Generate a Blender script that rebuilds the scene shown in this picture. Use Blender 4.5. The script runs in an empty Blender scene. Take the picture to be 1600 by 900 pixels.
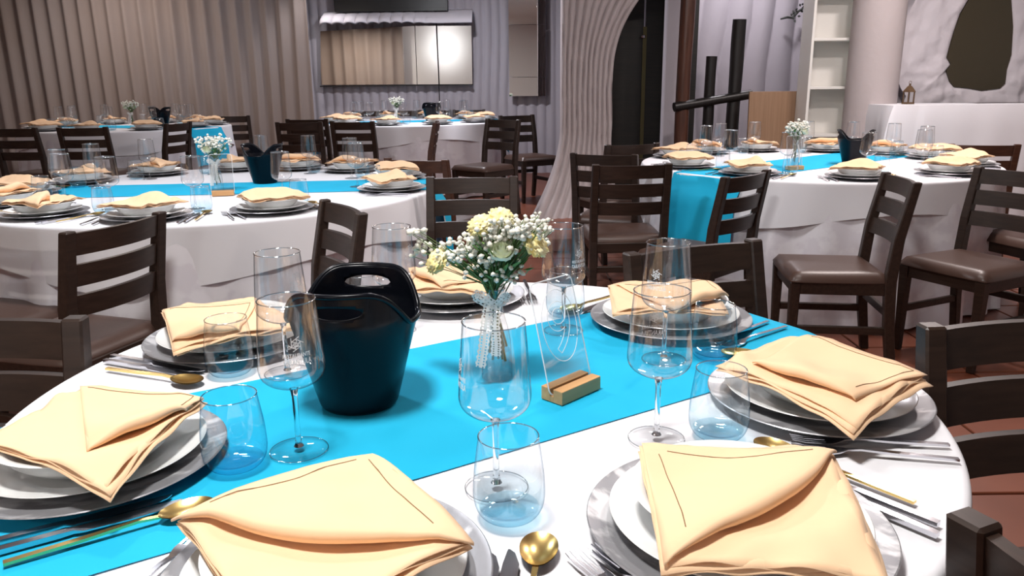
import bpy, bmesh, math, random
from mathutils import Vector, Matrix, noise as mn
random.seed(7)
S = bpy.context.scene
COL = S.collection
R = math.radians
PI = math.pi

# ------------------------------------------------------------------ camera, world, exposure
cd = bpy.data.cameras.new('camera')
cd.sensor_width = 36.0
cd.lens = 36.0 * 1207.9 / 1600.0
cd.clip_start = 0.05
cam = bpy.data.objects.new('camera', cd)
COL.objects.link(cam)
cam.matrix_world = Matrix.Translation((0, 0, 1.2355)) @ Matrix.Rotation(PI / 2 - 0.2575, 4, 'X') @ Matrix.Rotation(-0.0114, 4, 'Z')
S.camera = cam
S.view_settings.view_transform = 'Standard'
S.view_settings.look = 'None'
S.view_settings.gamma = 1.0
S.view_settings.exposure = 0.0
S.view_settings.use_curve_mapping = False
w = bpy.data.worlds.new('world')
S.world = w
w.use_nodes = True
w.node_tree.nodes['Background'].inputs[0].default_value = (0.5, 0.52, 0.6, 1)
w.node_tree.nodes['Background'].inputs[1].default_value = 0.05
try:
    S.cycles.transparent_max_bounces = 32
    S.cycles.max_bounces = 10
    S.cycles.diffuse_bounces = 4
    S.cycles.glossy_bounces = 5
    S.cycles.transmission_bounces = 8
    S.cycles.sample_clamp_indirect = 6.0
    S.cycles.caustics_reflective = False
    S.cycles.caustics_refractive = False
except Exception:
    pass

CEIL = 2.9
# name, x, y, watts, radius, colour   (ceiling lamps of the dining room, then added fill lamps)
LAMPS = [
    ('large round ceiling lamp above the nearest table', -0.35, 0.75, 49, 0.20, (1.0, 0.97, 0.93)),
    ('ceiling lamp above the left middle table', -1.5, 3.1, 44, 0.14, (0.93, 0.95, 1.0)),
    ('ceiling lamp above the right table', 2.1, 4.1, 42, 0.14, (1.0, 0.86, 0.82)),
    ('ceiling lamp above the far left table', -4.5, 8.8, 27, 0.14, (1.0, 0.86, 0.78)),
    ('ceiling lamp above the table under the mirror', -0.7, 8.0, 62, 0.14, (0.95, 0.93, 1.0)),
    ('unseen ceiling lamp added as fill between the nearest and the right table', 0.75, 2.8, 14, 0.14, (1.0, 0.93, 0.90)),  # added fill for the front sides of tables and chairs
    ('unseen ceiling lamp added to brighten the alcove above the log railing', 2.2, 7.45, 22, 0.12, (0.98, 0.92, 0.98)),  # added to lift the dark alcove wall, no fitting seen
    ('unseen ceiling lamp added behind the photographer to brighten the reflected curtain', -4.2, -1.7, 70, 0.14, (1.0, 0.90, 0.78)),  # added out of view so the mirrored curtain comes out brighter
    ('unseen ceiling lamp added before the bookcase to light its shelves', 2.7, 5.1, 30, 0.14, (1.0, 0.88, 0.86)),  # unseen lamp placed to shine into the open shelves
]

# ------------------------------------------------------------------ materials
def new_mat(name):
    m = bpy.data.materials.new(name)
    m.use_nodes = True
    nt = m.node_tree
    for n in list(nt.nodes):
        nt.nodes.remove(n)
    out = nt.nodes.new('ShaderNodeOutputMaterial')
    return m, nt, out


def M(name, col, rough=0.5, metal=0.0, spec=0.5, bump=None, var=None, sheen=0.0, scale3=None):
    """principled; bump=(scale,strength,dist) noise; var=(scale,colour2,lo,hi) noise colour mix"""
    m, nt, out = new_mat(name)
    b = nt.nodes.new('ShaderNodeBsdfPrincipled')
    nt.links.new(b.outputs[0], out.inputs[0])
    b.inputs['Base Color'].default_value = (*col, 1)
    b.inputs['Roughness'].default_value = rough
    b.inputs['Metallic'].default_value = metal
    b.inputs['Specular IOR Level'].default_value = spec
    if sheen:
        b.inputs['Sheen Weight'].default_value = sheen
    tc = nt.nodes.new('ShaderNodeTexCoord')
    src = tc.outputs['Object']
    if scale3:
        mp = nt.nodes.new('ShaderNodeMapping')
        mp.inputs['Scale'].default_value = scale3
        nt.links.new(src, mp.inputs[0])
        src = mp.outputs[0]
    if var:
        n = nt.nodes.new('ShaderNodeTexNoise')
        n.inputs['Scale'].default_value = var[0]
        n.inputs['Detail'].default_value = 5
        nt.links.new(src, n.inputs[0])
        cr = nt.nodes.new('ShaderNodeValToRGB')
        cr.color_ramp.elements[0].position = var[2]
        cr.color_ramp.elements[0].color = (*col, 1)
        cr.color_ramp.elements[1].position = var[3]
        cr.color_ramp.elements[1].color = (*var[1], 1)
        nt.links.new(n.outputs[0], cr.inputs[0])
        nt.links.new(cr.outputs[0], b.inputs['Base Color'])
    if bump:
        n = nt.nodes.new('ShaderNodeTexNoise')
        n.inputs['Scale'].default_value = bump[0]
        n.inputs['Detail'].default_value = 4
        nt.links.new(src, n.inputs[0])
        bp = nt.nodes.new('ShaderNodeBump')
        bp.inputs['Strength'].default_value = bump[1]
        bp.inputs['Distance'].default_value = bump[2]
        nt.links.new(n.outputs[0], bp.inputs['Height'])
        nt.links.new(bp.outputs[0], b.inputs['Normal'])
    return m


def thin_glass(name, tint_edge, tint_face=(0.985, 0.99, 0.995), grad=None, refl=1.0):
    """thin-walled clear glass: transparent with Fresnel-like gloss; grad=(z_hi, colour at z=0) colours the glass body"""
    m, nt, out = new_mat(name)
    lw = nt.nodes.new('ShaderNodeLayerWeight')
    lw.inputs['Blend'].default_value = 0.5
    cr = nt.nodes.new('ShaderNodeValToRGB')
    cr.color_ramp.elements[0].position = 0.66
    cr.color_ramp.elements[0].color = (*tint_face, 1)
    cr.color_ramp.elements[1].position = 1.0
    cr.color_ramp.elements[1].color = (*tint_edge, 1)
    nt.links.new(lw.outputs['Facing'], cr.inputs[0])
    tr = nt.nodes.new('ShaderNodeBsdfTransparent')
    csrc = cr.outputs[0]
    if grad:
        tc = nt.nodes.new('ShaderNodeTexCoord')
        sx = nt.nodes.new('ShaderNodeSeparateXYZ')
        nt.links.new(tc.outputs['Object'], sx.inputs[0])
        g = nt.nodes.new('ShaderNodeValToRGB')
        g.color_ramp.elements[0].position = 0.0
        g.color_ramp.elements[0].color = (*grad[1], 1)
        g.color_ramp.elements[1].position = 1.0
        g.color_ramp.elements[1].color = (*grad[2], 1)
        mt = nt.nodes.new('ShaderNodeMath')
        mt.operation = 'DIVIDE'
        mt.inputs[1].default_value = grad[0]
        nt.links.new(sx.outputs[2], mt.inputs[0])
        nt.links.new(mt.outputs[0], g.inputs[0])
        mx = nt.nodes.new('ShaderNodeMixRGB')
        mx.blend_type = 'MULTIPLY'
        mx.inputs[0].default_value = 1
        nt.links.new(csrc, mx.inputs[1])
        nt.links.new(g.outputs[0], mx.inputs[2])
        csrc = mx.outputs[0]
    nt.links.new(csrc, tr.inputs[0])
    gl = nt.nodes.new('ShaderNodeBsdfGlossy')
    gl.inputs['Roughness'].default_value = 0.05
    pw = nt.nodes.new('ShaderNodeMath')
    pw.operation = 'POWER'
    pw.inputs[1].default_value = 2.7
    nt.links.new(lw.outputs['Facing'], pw.inputs[0])
    ma = nt.nodes.new('ShaderNodeMath')
    ma.operation = 'MULTIPLY_ADD'
    ma.inputs[1].default_value = 0.42 * refl
    ma.inputs[2].default_value = 0.12 * refl
    nt.links.new(pw.outputs[0], ma.inputs[0])
    mix = nt.nodes.new('ShaderNodeMixShader')
    nt.links.new(ma.outputs[0], mix.inputs[0])
    nt.links.new(tr.outputs[0], mix.inputs[1])
    nt.links.new(gl.outputs[0], mix.inputs[2])
    nt.links.new(mix.outputs[0], out.inputs[0])
    return m


def solid_glass(name, col=(1, 1, 1)):
    m, nt, out = new_mat(name)
    g = nt.nodes.new('ShaderNodeBsdfGlass')
    g.inputs['Color'].default_value = (*col, 1)
    g.inputs['IOR'].default_value = 1.45
    nt.links.new(g.outputs[0], out.inputs[0])
    return m


def half_print(name, col, alpha):
    m, nt, out = new_mat(name)
    d = nt.nodes.new('ShaderNodeBsdfDiffuse')
    d.inputs[0].default_value = (*col, 1)
    t = nt.nodes.new('ShaderNodeBsdfTransparent')
    mix = nt.nodes.new('ShaderNodeMixShader')
    mix.inputs[0].default_value = alpha
    nt.links.new(t.outputs[0], mix.inputs[1])
    nt.links.new(d.outputs[0], mix.inputs[2])
    nt.links.new(mix.outputs[0], out.inputs[0])
    return m


def emit(name, col, s):
    m, nt, out = new_mat(name)
    e = nt.nodes.new('ShaderNodeEmission')
    e.inputs[0].default_value = (*col, 1)
    e.inputs[1].default_value = s
    nt.links.new(e.outputs[0], out.inputs[0])
    return m


def wood_mat(name, c1, c2, rough=0.42, scale=(1.5, 22, 22)):
    return M(name, c1, rough, spec=0.4, var=(3.0, c2, 0.35, 0.7), bump=(4, 0.12, 0.002), scale3=scale)


mt = {}
mt['cloth'] = M('white_tablecloth', (0.80, 0.80, 0.84), 0.9, spec=0.15, bump=(9, 0.25, 0.004))
mt['damask'] = M('white_damask_cloth', (0.76, 0.74, 0.80), 0.75, spec=0.3, var=(9, (0.84, 0.83, 0.88), 0.47, 0.56), bump=(12, 0.25, 0.004))
mt['runner'] = M('turquoise_runner', (0.014, 0.42, 0.68), 0.85, spec=0.15, bump=(14, 0.3, 0.004), var=(6, (0.020, 0.45, 0.72), 0.35, 0.7))
mt['napkin'] = M('cream_napkin', (0.87, 0.595, 0.375), 0.9, spec=0.1, bump=(40, 0.2, 0.002), sheen=0.1)
mt['stitch'] = M('napkin_stitch', (0.24, 0.15, 0.08), 0.9)
mt['charger'] = M('silver_leaf_charger', (0.30, 0.30, 0.32), 0.36, metal=0.45, var=(30, (0.66, 0.66, 0.68), 0.50, 0.60), bump=(30, 0.35, 0.002), scale3=(1, 0.45, 1))
mt['porcelain'] = M('white_porcelain', (0.80, 0.81, 0.81), 0.18, spec=0.5)
mt['steel'] = M('polished_steel', (0.62, 0.62, 0.66), 0.16, metal=1.0)
mt['gold'] = M('gold_metal', (0.86, 0.62, 0.24), 0.26, metal=1.0)
mt['wood'] = wood_mat('dark_stained_wood', (0.020, 0.011, 0.0075), (0.036, 0.020, 0.014))
mt['wood_red'] = wood_mat('reddish_stained_wood', (0.050, 0.020, 0.012), (0.085, 0.034, 0.019))
mt['seat'] = M('brown_leatherette', (0.066, 0.036, 0.027), 0.38, spec=0.45, bump=(60, 0.15, 0.001))
mt['bucket'] = M('black_plastic', (0.003, 0.004, 0.007), 0.26, spec=0.18)
mt['glass'] = thin_glass('clear_glass', (0.28, 0.32, 0.36), tint_face=(0.992, 0.994, 0.997))
mt['glass_blue'] = thin_glass('blue_based_glass', (0.34, 0.46, 0.58), grad=(0.05, (0.72, 0.92, 0.995), (0.985, 0.995, 1.0)), refl=0.75)
mt['glass_rim'] = thin_glass('glass_rim', (0.25, 0.27, 0.30), tint_face=(0.80, 0.83, 0.86), refl=2.6)
mt['glass_foot'] = thin_glass('flat_clear_glass', (0.62, 0.65, 0.68), tint_face=(0.992, 0.994, 0.997), refl=0.16)
mt['glass_solid'] = solid_glass('solid_clear_glass', (0.97, 0.98, 0.99))
mt['acrylic'] = thin_glass('clear_acrylic', (0.75, 0.80, 0.84), tint_face=(0.97, 0.985, 0.99), refl=0.8)
mt['print'] = half_print('white_glass_print', (0.88, 0.90, 0.93), 0.92)
mt['engrave'] = half_print('frosted_engraving', (0.95, 0.97, 1.0), 0.55)
mt['block'] = wood_mat('light_beech_wood', (0.50, 0.27, 0.11), (0.62, 0.36, 0.16), 0.55)
mt['lace'] = M('white_lace', (0.82, 0.82, 0.80), 0.9)
mt['stem'] = M('green_stem', (0.09, 0.17, 0.045), 0.6)
mt['leaf'] = M('green_leaf', (0.11, 0.23, 0.05), 0.55, var=(60, (0.19, 0.36, 0.09), 0.4, 0.7))
mt['blossom'] = M('white_blossom', (0.80, 0.80, 0.72), 0.8)
mt['bud'] = M('yellow_carnation', (0.86, 0.74, 0.30), 0.8, var=(70, (0.90, 0.86, 0.58), 0.4, 0.65))
mt['rose'] = M('pale_green_rose', (0.74, 0.80, 0.62), 0.7)
mt['water'] = thin_glass('vase_water', (0.6, 0.75, 0.8), tint_face=(0.93, 0.97, 0.98))
mt['plaster'] = M('ribbed_white_plaster', (0.46, 0.43, 0.47), 0.9, spec=0.15, bump=(14, 0.3, 0.01))
mt['plaster_pink'] = M('warm_white_plaster', (0.46, 0.41, 0.41), 0.9, spec=0.15, bump=(18, 0.35, 0.01))
mt['plaster_white'] = M('rough_white_plaster', (0.66, 0.63, 0.67), 0.9, spec=0.15, bump=(9, 0.5, 0.02))
mt['curtain'] = M('taupe_curtain', (0.30, 0.245, 0.22), 0.85, spec=0.15, var=(0.5, (0.33, 0.29, 0.28), 0.4, 0.65))
mt['mirror'] = M('mirror_silver', (0.86, 0.85, 0.83), 0.015, metal=1.0)
mt['black'] = M('black_gloss', (0.006, 0.007, 0.009), 0.2)
mt['shaded_door'] = wood_mat('shade_blackened_wood', (0.006, 0.006, 0.005), (0.012, 0.010, 0.007), 0.5)  # dark wood taken to near black, unlit recess put into the colour
mt['brasslike'] = M('dull_brass_strip', (0.10, 0.085, 0.03), 0.45, metal=0.4)
mt['pole_brown'] = wood_mat('varnished_log', (0.055, 0.022, 0.014), (0.10, 0.040, 0.024), 0.28, (12, 12, 1.0))
mt['pole_dark'] = wood_mat('dark_log', (0.006, 0.005, 0.005), (0.014, 0.011, 0.010), 0.4, (12, 12, 1.0))
mt['board'] = wood_mat('light_oak_board', (0.26, 0.155, 0.09), (0.31, 0.19, 0.115), 0.6, (22, 22, 1.0))
mt['white_panel'] = M('white_laminate', (0.76, 0.75, 0.71), 0.5)
mt['olive'] = M('painted_mirror_reflection', (0.050, 0.040, 0.022), 0.35, metal=0.0, spec=0.4)  # reflection of a dark curtain painted as the base colour
mt['lantern'] = M('aged_brass', (0.14, 0.085, 0.045), 0.5, metal=0.5)
mt['tile'] = M('terracotta_tile', (0.15, 0.042, 0.020), 0.38, var=(2.2, (0.21, 0.062, 0.030), 0.35, 0.7), bump=(8, 0.15, 0.003))
mt['grout'] = M('floor_grout', (0.11, 0.06, 0.045), 0.9)
mt['ceil'] = M('white_ceiling', (0.6, 0.58, 0.57), 0.9)
mt['wall_w'] = M('white_wall_paint', (0.72, 0.72, 0.73), 0.9)
mt['lampbody'] = M('white_lamp_housing', (0.7, 0.7, 0.7), 0.4)
mt['lens'] = emit('lamp_lens', (1.0, 0.96, 0.92), 25.0)
mt['lens_bright'] = emit('bright_lamp_lens', (1.0, 1.0, 1.0), 85.0)
mt['sprig'] = M('dark_sprig', (0.05, 0.055, 0.05), 0.8)
mt['paper'] = M('white_card', (0.6, 0.56, 0.52), 0.8)

# ------------------------------------------------------------------ mesh helpers
class MB:
    def __init__(self):
        self.v = []
        self.f = []

    def add(self, vs, fs):
        o = len(self.v)
        self.v.extend([tuple(p) for p in vs])
        self.f.extend([tuple(i + o for i in f) for f in fs])
        return o

    def box(self, c, s, rz=0.0):
        x, y, z = (k / 2 for k in s)
        vs = [(-x, -y, -z), (x, -y, -z), (x, y, -z), (-x, y, -z), (-x, -y, z), (x, -y, z), (x, y, z), (-x, y, z)]
        m = Matrix.Translation(c) @ Matrix.Rotation(rz, 4, 'Z')
        self.add([m @ Vector(p) for p in vs], [(3, 2, 1, 0), (4, 5, 6, 7), (0, 1, 5, 4), (1, 2, 6, 5), (2, 3, 7, 6), (3, 0, 4, 7)])
        return self

    def grid(self, nu, nv, fn, closed=False, skip=None):
        vs = [fn(i, j) for j in range(nv) for i in range(nu)]
        fs = []
        for j in range(nv - 1):
            for i in range(nu if closed else nu - 1):
                if skip and skip(i, j):
                    continue
                i2 = (i + 1) % nu
                fs.append((j * nu + i, j * nu + i2, (j + 1) * nu + i2, (j + 1) * nu + i))
        self.add(vs, fs)
        return self

    def lathe(self, prof, n=48, c=(0, 0, 0)):
        nu = n
        vs = []
        for r, z in prof:
            for i in range(nu):
                a = 2 * PI * i / nu
                vs.append((c[0] + r * math.cos(a), c[1] + r * math.sin(a), c[2] + z))
        fs = []
        for j in range(len(prof) - 1):
            for i in range(nu):
                i2 = (i + 1) % nu
                fs.append((j * nu + i, j * nu + i2, (j + 1) * nu + i2, (j + 1) * nu + i))
        self.add(vs, fs)
        return self

    def tube(self, pts, rad, n=8, cap=True):
        pts = [Vector(p) for p in pts]
        if not isinstance(rad, (list, tuple)):
            rad = [rad] * len(pts)
        vs = []
        up = Vector((0, 0, 1))
        for k, p in enumerate(pts):
            a = pts[max(k - 1, 0)]
            b = pts[min(k + 1, len(pts) - 1)]
            t = (b - a)
            if t.length < 1e-9:
                t = Vector((0, 0, 1))
            t.normalize()
            ref = up if abs(t.z) < 0.93 else Vector((1, 0, 0))
            s = t.cross(ref).normalized()
            q = s.cross(t).normalized()
            for i in range(n):
                an = 2 * PI * i / n
                vs.append(p + s * (rad[k] * math.cos(an)) + q * (rad[k] * math.sin(an)))
        fs = []
        for k in range(len(pts) - 1):
            for i in range(n):
                i2 = (i + 1) % n
                fs.append((k * n + i, k * n + i2, (k + 1) * n + i2, (k + 1) * n + i))
        if cap:
            fs.append(tuple(reversed(range(n))))
            fs.append(tuple(range((len(pts) - 1) * n, len(pts) * n)))
        self.add(vs, fs)
        return self

    def ribbon(self, secs):
        """chain of boxes: secs = (centre, halfwidth vector, halfthick vector)"""
        vs = []
        for c, a, b in secs:
            c, a, b = Vector(c), Vector(a), Vector(b)
            vs += [c - a - b, c + a - b, c + a + b, c - a + b]
        fs = [(3, 2, 1, 0)]
        for k in range(len(secs) - 1):
            for i in range(4):
                i2 = (i + 1) % 4
                fs.append((k * 4 + i, k * 4 + i2, k * 4 + 4 + i2, k * 4 + 4 + i))
        e = (len(secs) - 1) * 4
        fs.append((e, e + 1, e + 2, e + 3))
        self.add(vs, fs)
        return self

    def mesh(self, name, mat, smooth=True, angle=35, bevel=0.0):
        me = bpy.data.meshes.new(name)
        me.from_pydata(self.v, [], self.f)
        bm = bmesh.new()
        bm.from_mesh(me)
        if bevel:
            bmesh.ops.bevel(bm, geom=[e for e in bm.edges if len(e.link_faces) == 2 and e.calc_face_angle(0) > 0.6], offset=bevel, segments=1, affect='EDGES')
        bmesh.ops.recalc_face_normals(bm, faces=bm.faces)
        bm.to_mesh(me)
        bm.free()
        me.materials.append(mt[mat] if isinstance(mat, str) else mat)
        if smooth:
            for p in me.polygons:
                p.use_smooth = True
            me.set_sharp_from_angle(angle=R(angle))
        me.update()
        return me


def ob(name, me, parent=None, loc=(0, 0, 0), rz=0.0):
    o = bpy.data.objects.new(name, me)
    COL.objects.link(o)
    o.location = loc
    o.rotation_euler = (0, 0, rz)
    if parent:
        o.parent = parent
    return o


def tag(o, label=None, cat=None, group=None, kind=None):
    if label:
        o['label'] = label
    if cat:
        o['category'] = cat
    if group:
        o['group'] = group
    if kind:
        o['kind'] = kind
    return o


def thing(name, label, cat, loc=(0, 0, 0), rz=0.0, group=None):
    return tag(ob(name, None, None, loc, rz), label, cat, group)


def solidify(o, t, off=0.0):
    m = o.modifiers.new('thickness', 'SOLIDIFY')
    m.thickness = t
    m.offset = off
    return o


def smoothstep(a, b, x):
    t = max(0.0, min(1.0, (x - a) / (b - a)))
    return t * t * (3 - 2 * t)


def nz(x, y, z=0.0, s=1.0):
    return mn.noise(Vector((x * s, y * s, z * s)))

# ------------------------------------------------------------------ room shell
XL, XR, YF, YB = -7.6, 4.9, -3.2, 10.4
TS = 0.34
TX0, TY0, TNX, TNY = 0.30, 0.10, 12, 17
m = MB().box(((XL + XR) / 2, (YF + YB) / 2, -0.035), (XR - XL, YB - YF, 0.05))
floor = tag(ob('floor', m.mesh('floor', 'grout', False)), kind='structure', label='terracotta tiled floor')
tile_me = MB().box((0, 0, 0), (TS - 0.012, TS - 0.012, 0.02)).mesh('tile', 'tile', False, bevel=0.003)
near = set()
for i in range(TNX):
    for j in range(TNY):
        t = ob('tile', tile_me, floor, (TX0 + TS * (i + .5), TY0 + TS * (j + .5), -0.010 + random.uniform(-.001, .0005)))
        near.add((i, j))
m = MB()
for i in range(-23, 14):
    for j in range(-9, 18):
        if (i, j) in near:
            continue
        cx, cy = TX0 + TS * (i + .5), TY0 + TS * (j + .5)
        if XL < cx < XR and YF < cy < 5.8:
            m.box((cx, cy, -0.010), (TS - .012, TS - .012, .02))
tag(ob('tile_field', m.mesh('tile_field', 'tile', False), floor), kind='stuff')
# raised dais carrying the two far tables
m = MB().box(((XL + 0.55) / 2 , (5.75 + YB) / 2, 0.05), (0.55 - XL, YB - 5.75, 0.10))
tag(ob('trim_1', m.mesh('dais', 'tile', False, bevel=.006)), kind='structure', label='low raised platform under the far tables')
m = MB().box(((XL + XR) / 2, (YF + YB) / 2, CEIL + 0.05), (XR - XL, YB - YF, 0.1))
tag(ob('ceiling', m.mesh('ceiling', 'ceil', False)), kind='structure', label='plain white ceiling')


def ribwall(name, x0, x1, y, z0, z1, mat, freq, amp, nx=200, nzv=40, hole=None, label=None, thick=0.12, wob=0.04, rough=0.0, left=None):
    """plaster wall facing -Y with wavy vertical ribs that bulge like drapery"""
    def fn(i, j):
        z = z0 + (z1 - z0) * j / (nzv - 1)
        xa = left(z) if left else x0
        x = xa + (x1 - xa) * i / (nx - 1)
        ph = freq * x + 2.2 * nz(x * .8, z * .6, 3.1) * wob * 25 + .5 * nz(x, z * 1.4, 9.0)
        d = amp * (abs(math.sin(ph)) ** 0.8) + rough * nz(x * 6, z * 6, 1.7) + rough * .5 * nz(x * 15, z * 15, 5.7)
        yy = y - d
        if left:
            yy -= 0.30 * max(0, (.75 - z) / .75) ** 1.4
        return (x, yy, z)
    def skip(i, j):
        if not hole:
            return False
        z = z0 + (z1 - z0) * (j + .5) / (nzv - 1)
        x = x0 + (x1 - x0) * (i + .5) / (nx - 1)
        return hole(x, z)
    m = MB().grid(nx, nzv, fn, skip=skip)
    o = ob(name, m.mesh(name, mat, True, 60))
    ny = sum(p.normal.y * p.area for p in o.data.polygons)
    solidify(o, thick, -1.0 if ny < 0 else 1.0)
    return tag(o, kind='structure', label=label)


wb = ribwall('wall_back', -2.6, 1.3, 10.3, 0.0, CEIL, 'plaster', 26, 0.035, 260, 30, label='grey white ribbed plaster back wall', wob=0.02)
m = MB()
def fpier(i, j):
    z = CEIL * j / 119
    u = i / 89
    f = max(0, (.82 - z) / .82) ** 1.7
    xl = 0.46 - .34 * f
    xr = .905 + .27 * max(0, (min(z, 2.0) - 1.40) / .60) ** 1.7 + (.45 * smoothstep(1.98, 2.05, z)) + .06 * f + .012 * nz(z * 3, 7.7)
    x = xl + (xr - xl) * u
    ph = u * 10 * PI + 1.1 * nz(u * 2, z * .8, 3.1) + .8 * nz(u * 3, z * 2.2, 9.0)
    d = .030 * abs(math.sin(ph)) ** .75 + .010 * nz(x * 8, z * 6, 1.7)
    y = 7.04 - d - .50 * f * (1 - .45 * u)
    return (x, y + back, z)
def fpier2(i, j):
    global back
    back = {0: .26, 1: .05, 92: .05, 93: .26}.get(i, 0.0)
    return fpier(min(max(i - 2, 0), 89), j)
back = 0.0
m.grid(94, 120, fpier2)
pier = ob('wall_arch', m.mesh('pier', 'plaster_pink', True, 70))
tag(pier, kind='structure', label='ribbed white plaster pier with a flared foot and an arched opening')
tag(ob('trim_2', MB().box((1.485, 7.30, CEIL / 2), (.17, .12, CEIL)).mesh('jamb', 'plaster', False, bevel=.01)), kind='structure', label='grey plaster jamb right of the arched doorway')
ribwall('wall_alcove', 1.2, 3.2, 8.2, 0.0, CEIL, 'plaster', 13, 0.05, 160, 40, label='softly folded grey plaster wall behind the log railing', wob=0.05)
ribwall('wall_right_back', 2.9, XR, 6.75, 0.0, CEIL, 'plaster_white', 5, 0.02, 120, 100, label='rough white plaster wall behind the buffet', rough=0.045)
for nm, c, s, ma in [('wall_left', (XL - .05, (YF + YB) / 2, CEIL / 2), (.1, YB - YF, CEIL), 'wall_w'),
                     ('wall_right', (XR + .05, (YF + YB) / 2, CEIL / 2), (.1, YB - YF, CEIL), 'wall_w'),
                     ('wall_front', ((XL + XR) / 2, YF - .05, CEIL / 2), (XR - XL, .1, CEIL), 'wall_w'),
                     ('wall_rear', ((XL + XR) / 2, YB + .1, CEIL / 2), (XR - XL, .1, CEIL), 'wall_w'),
                     ('wall_passage', (1.52, 9.0, CEIL / 2), (.1, 3.0, CEIL), 'plaster')]:
    tag(ob(nm, MB().box(c, s).mesh(nm, ma, False)), kind='structure', label='plain painted ' + nm.replace('_', ' '))

# dark wood door inside the arch, blackened to carry the recess's shade
d = tag(ob('door_1', None, None, (1.15, 7.75, 0)), kind='structure', label='dark wooden door inside the arched opening, coloured near black for its shade')
ob('door_leaf', MB().box((-.12, 0, 1.05), (.5, .05, 2.1)).mesh('leaf', 'shaded_door', False, bevel=.004), d)
ob('door_leaf', MB().box((.40, 0, 1.05), (.5, .05, 2.1)).mesh('leaf', 'shaded_door', False, bevel=.004), d)
ob('door_strip', MB().box((.14, -.03, 1.0), (.035, .02, 1.5)).mesh('strip', 'brasslike', False), d)
ob('door_head', MB().box((.15, 0, 2.5), (1.2, .06, .8)).mesh('head', 'shaded_door', False), d)
ob('door_knob', MB().lathe([(0, -.02), (.02, -.012), (.026, 0), (.02, .012), (0, .02)], 16, (.12, -.06, 1.66)).mesh('knob', 'steel'), d)


def curtain_mesh(x0, x1, y, z0, z1, pitch, amp, face=-1, seed=0.0):
    n = int((x1 - x0) / pitch * 10)
    def fn(i, j):
        u = i / (n - 1)
        x = x0 + (x1 - x0) * u
        z = z0 + (z1 - z0) * j / 9
        ph = x / pitch * PI + 0.9 * nz(x * 1.3, z * .25, seed)
        s = math.sin(ph)
        d = amp * (1 - abs(s) ** 1.3) + .018 * nz(x * 3, z * .6, seed + 4)
        return (x, y + face * d, z)
    return MB().grid(n, 10, fn).mesh('curtain', 'curtain', True, 80)


c1 = ob('curtain', curtain_mesh(-7.5, -2.45, 9.95, 0.1, CEIL - .02, 0.185, 0.07))
tag(c1, 'wide taupe pleated curtain covering the wall behind the far left table', 'curtain')
solidify(c1, .004)
c2 = ob('curtain', curtain_mesh(-7.4, -3.05, YF + .15, 0.0, CEIL - .02, 0.34, 0.09, 1, 5.0))
tag(c2, 'taupe pleated curtain seen only as a reflection in the wall mirror', 'curtain')
solidify(c2, .004)

# mirrors on the back wall
mr = thing('wall_mirror', 'long frameless landscape mirror hung on the ribbed back wall', 'mirror', (0, 10.18, 0))
m = MB()
m.add([(-2.40, 0, 1.255), (-1.18, 0, 1.25), (-1.18, 0, 1.955), (-2.36, 0, 1.905)], [(0, 1, 2, 3)])
a = ob('mirror_pane', m.mesh('pane', 'mirror', False), mr)
solidify(a, .008, 1)
m = MB()
m.add([(-1.172, 0, 1.25), (-.475, 0, 1.245), (-.47, 0, 1.95), (-1.172, 0, 1.955)], [(0, 1, 2, 3)])
a = ob('mirror_pane', m.mesh('pane', 'mirror', False), mr)
solidify(a, .008, 1)
a.rotation_euler = (0, 0, 0)
ob('mirror_edge', MB().box((-1.44, .0, 1.238), (1.95, .02, .014)).mesh('edge', 'pole_dark', False), mr)
mr2 = thing('strip_mirror', 'tall narrow strip mirror of stacked panes right of the long mirror', 'mirror', (0, 10.14, 0))
for k, (z0, z1) in enumerate([(1.09, 1.32), (1.325, 1.95), (1.955, 2.6)]):
    m = MB().box((.225, (0, -.004, .003)[k], (z0 + z1) / 2), (.46, .008, z1 - z0))
    ob('mirror_pane', m.mesh('pane', 'mirror', False), mr2)
# scalloped plaster ledge above the long mirror
m = MB()
def fl(i, j):
    u = i / 159
    x = -2.30 + 1.85 * u
    t = j / 11
    sc = abs(math.sin(u * PI * 13)) ** .7 * (1 - smoothstep(.5, .8, u)) * .05
    ang = t * PI / 2
    yy = 10.22 - (.26 + sc) * math.sin(PI * .5 * (1 - t) + .0)
    zz = 1.955 + .015 * u + .16 * t + sc * (1 - t) * .5
    return (x, yy, zz)
m.grid(160, 12, fl)
a = solidify(ob('trim_3', m.mesh('ledge', 'plaster_white', True, 60)), .02, -1)
tag(a, kind='structure', label='scalloped white plaster ledge above the long mirror')
tv = thing('television', 'black flat television mounted above the long mirror', 'television', (-1.45, 10.10, 2.12))
ob('housing', MB().box((0, .02, .40), (1.40, .05, .80)).mesh('tv', 'black', False, bevel=.006), tv)
ob('screen', MB().box((0, -.008, .41), (1.35, .004, .74)).mesh('screen', 'black', False), tv)
tag(ob('power_cord', MB().tube([(-.90, 10.15, 2.15), (-.905, 10.13, 1.9), (-.90, 10.14, 1.5), (-.895, 10.15, .9), (-.9, 10.15, .2)], .006, 6).mesh('cord', 'pole_dark')),
    'thin dark cord hanging from the television across the mirror', 'cord')

# log railing beside the arch
def log(name, pts, r0, mat, parent, seed):
    P = []
    rr = []
    a, b = Vector(pts[0]), Vector(pts[1])
    for k in range(13):
        t = k / 12
        p = a.lerp(b, t)
        p.x += .012 * nz(t * 3, seed, .3)
        p.y += .012 * nz(t * 3, seed, 4.3)
        P.append(p)
        rr.append(r0 * (1 + .10 * nz(t * 4, seed, 8.0)))
    return ob(name, MB().tube(P, rr, 14).mesh(name, mat, True, 50), parent)


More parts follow.
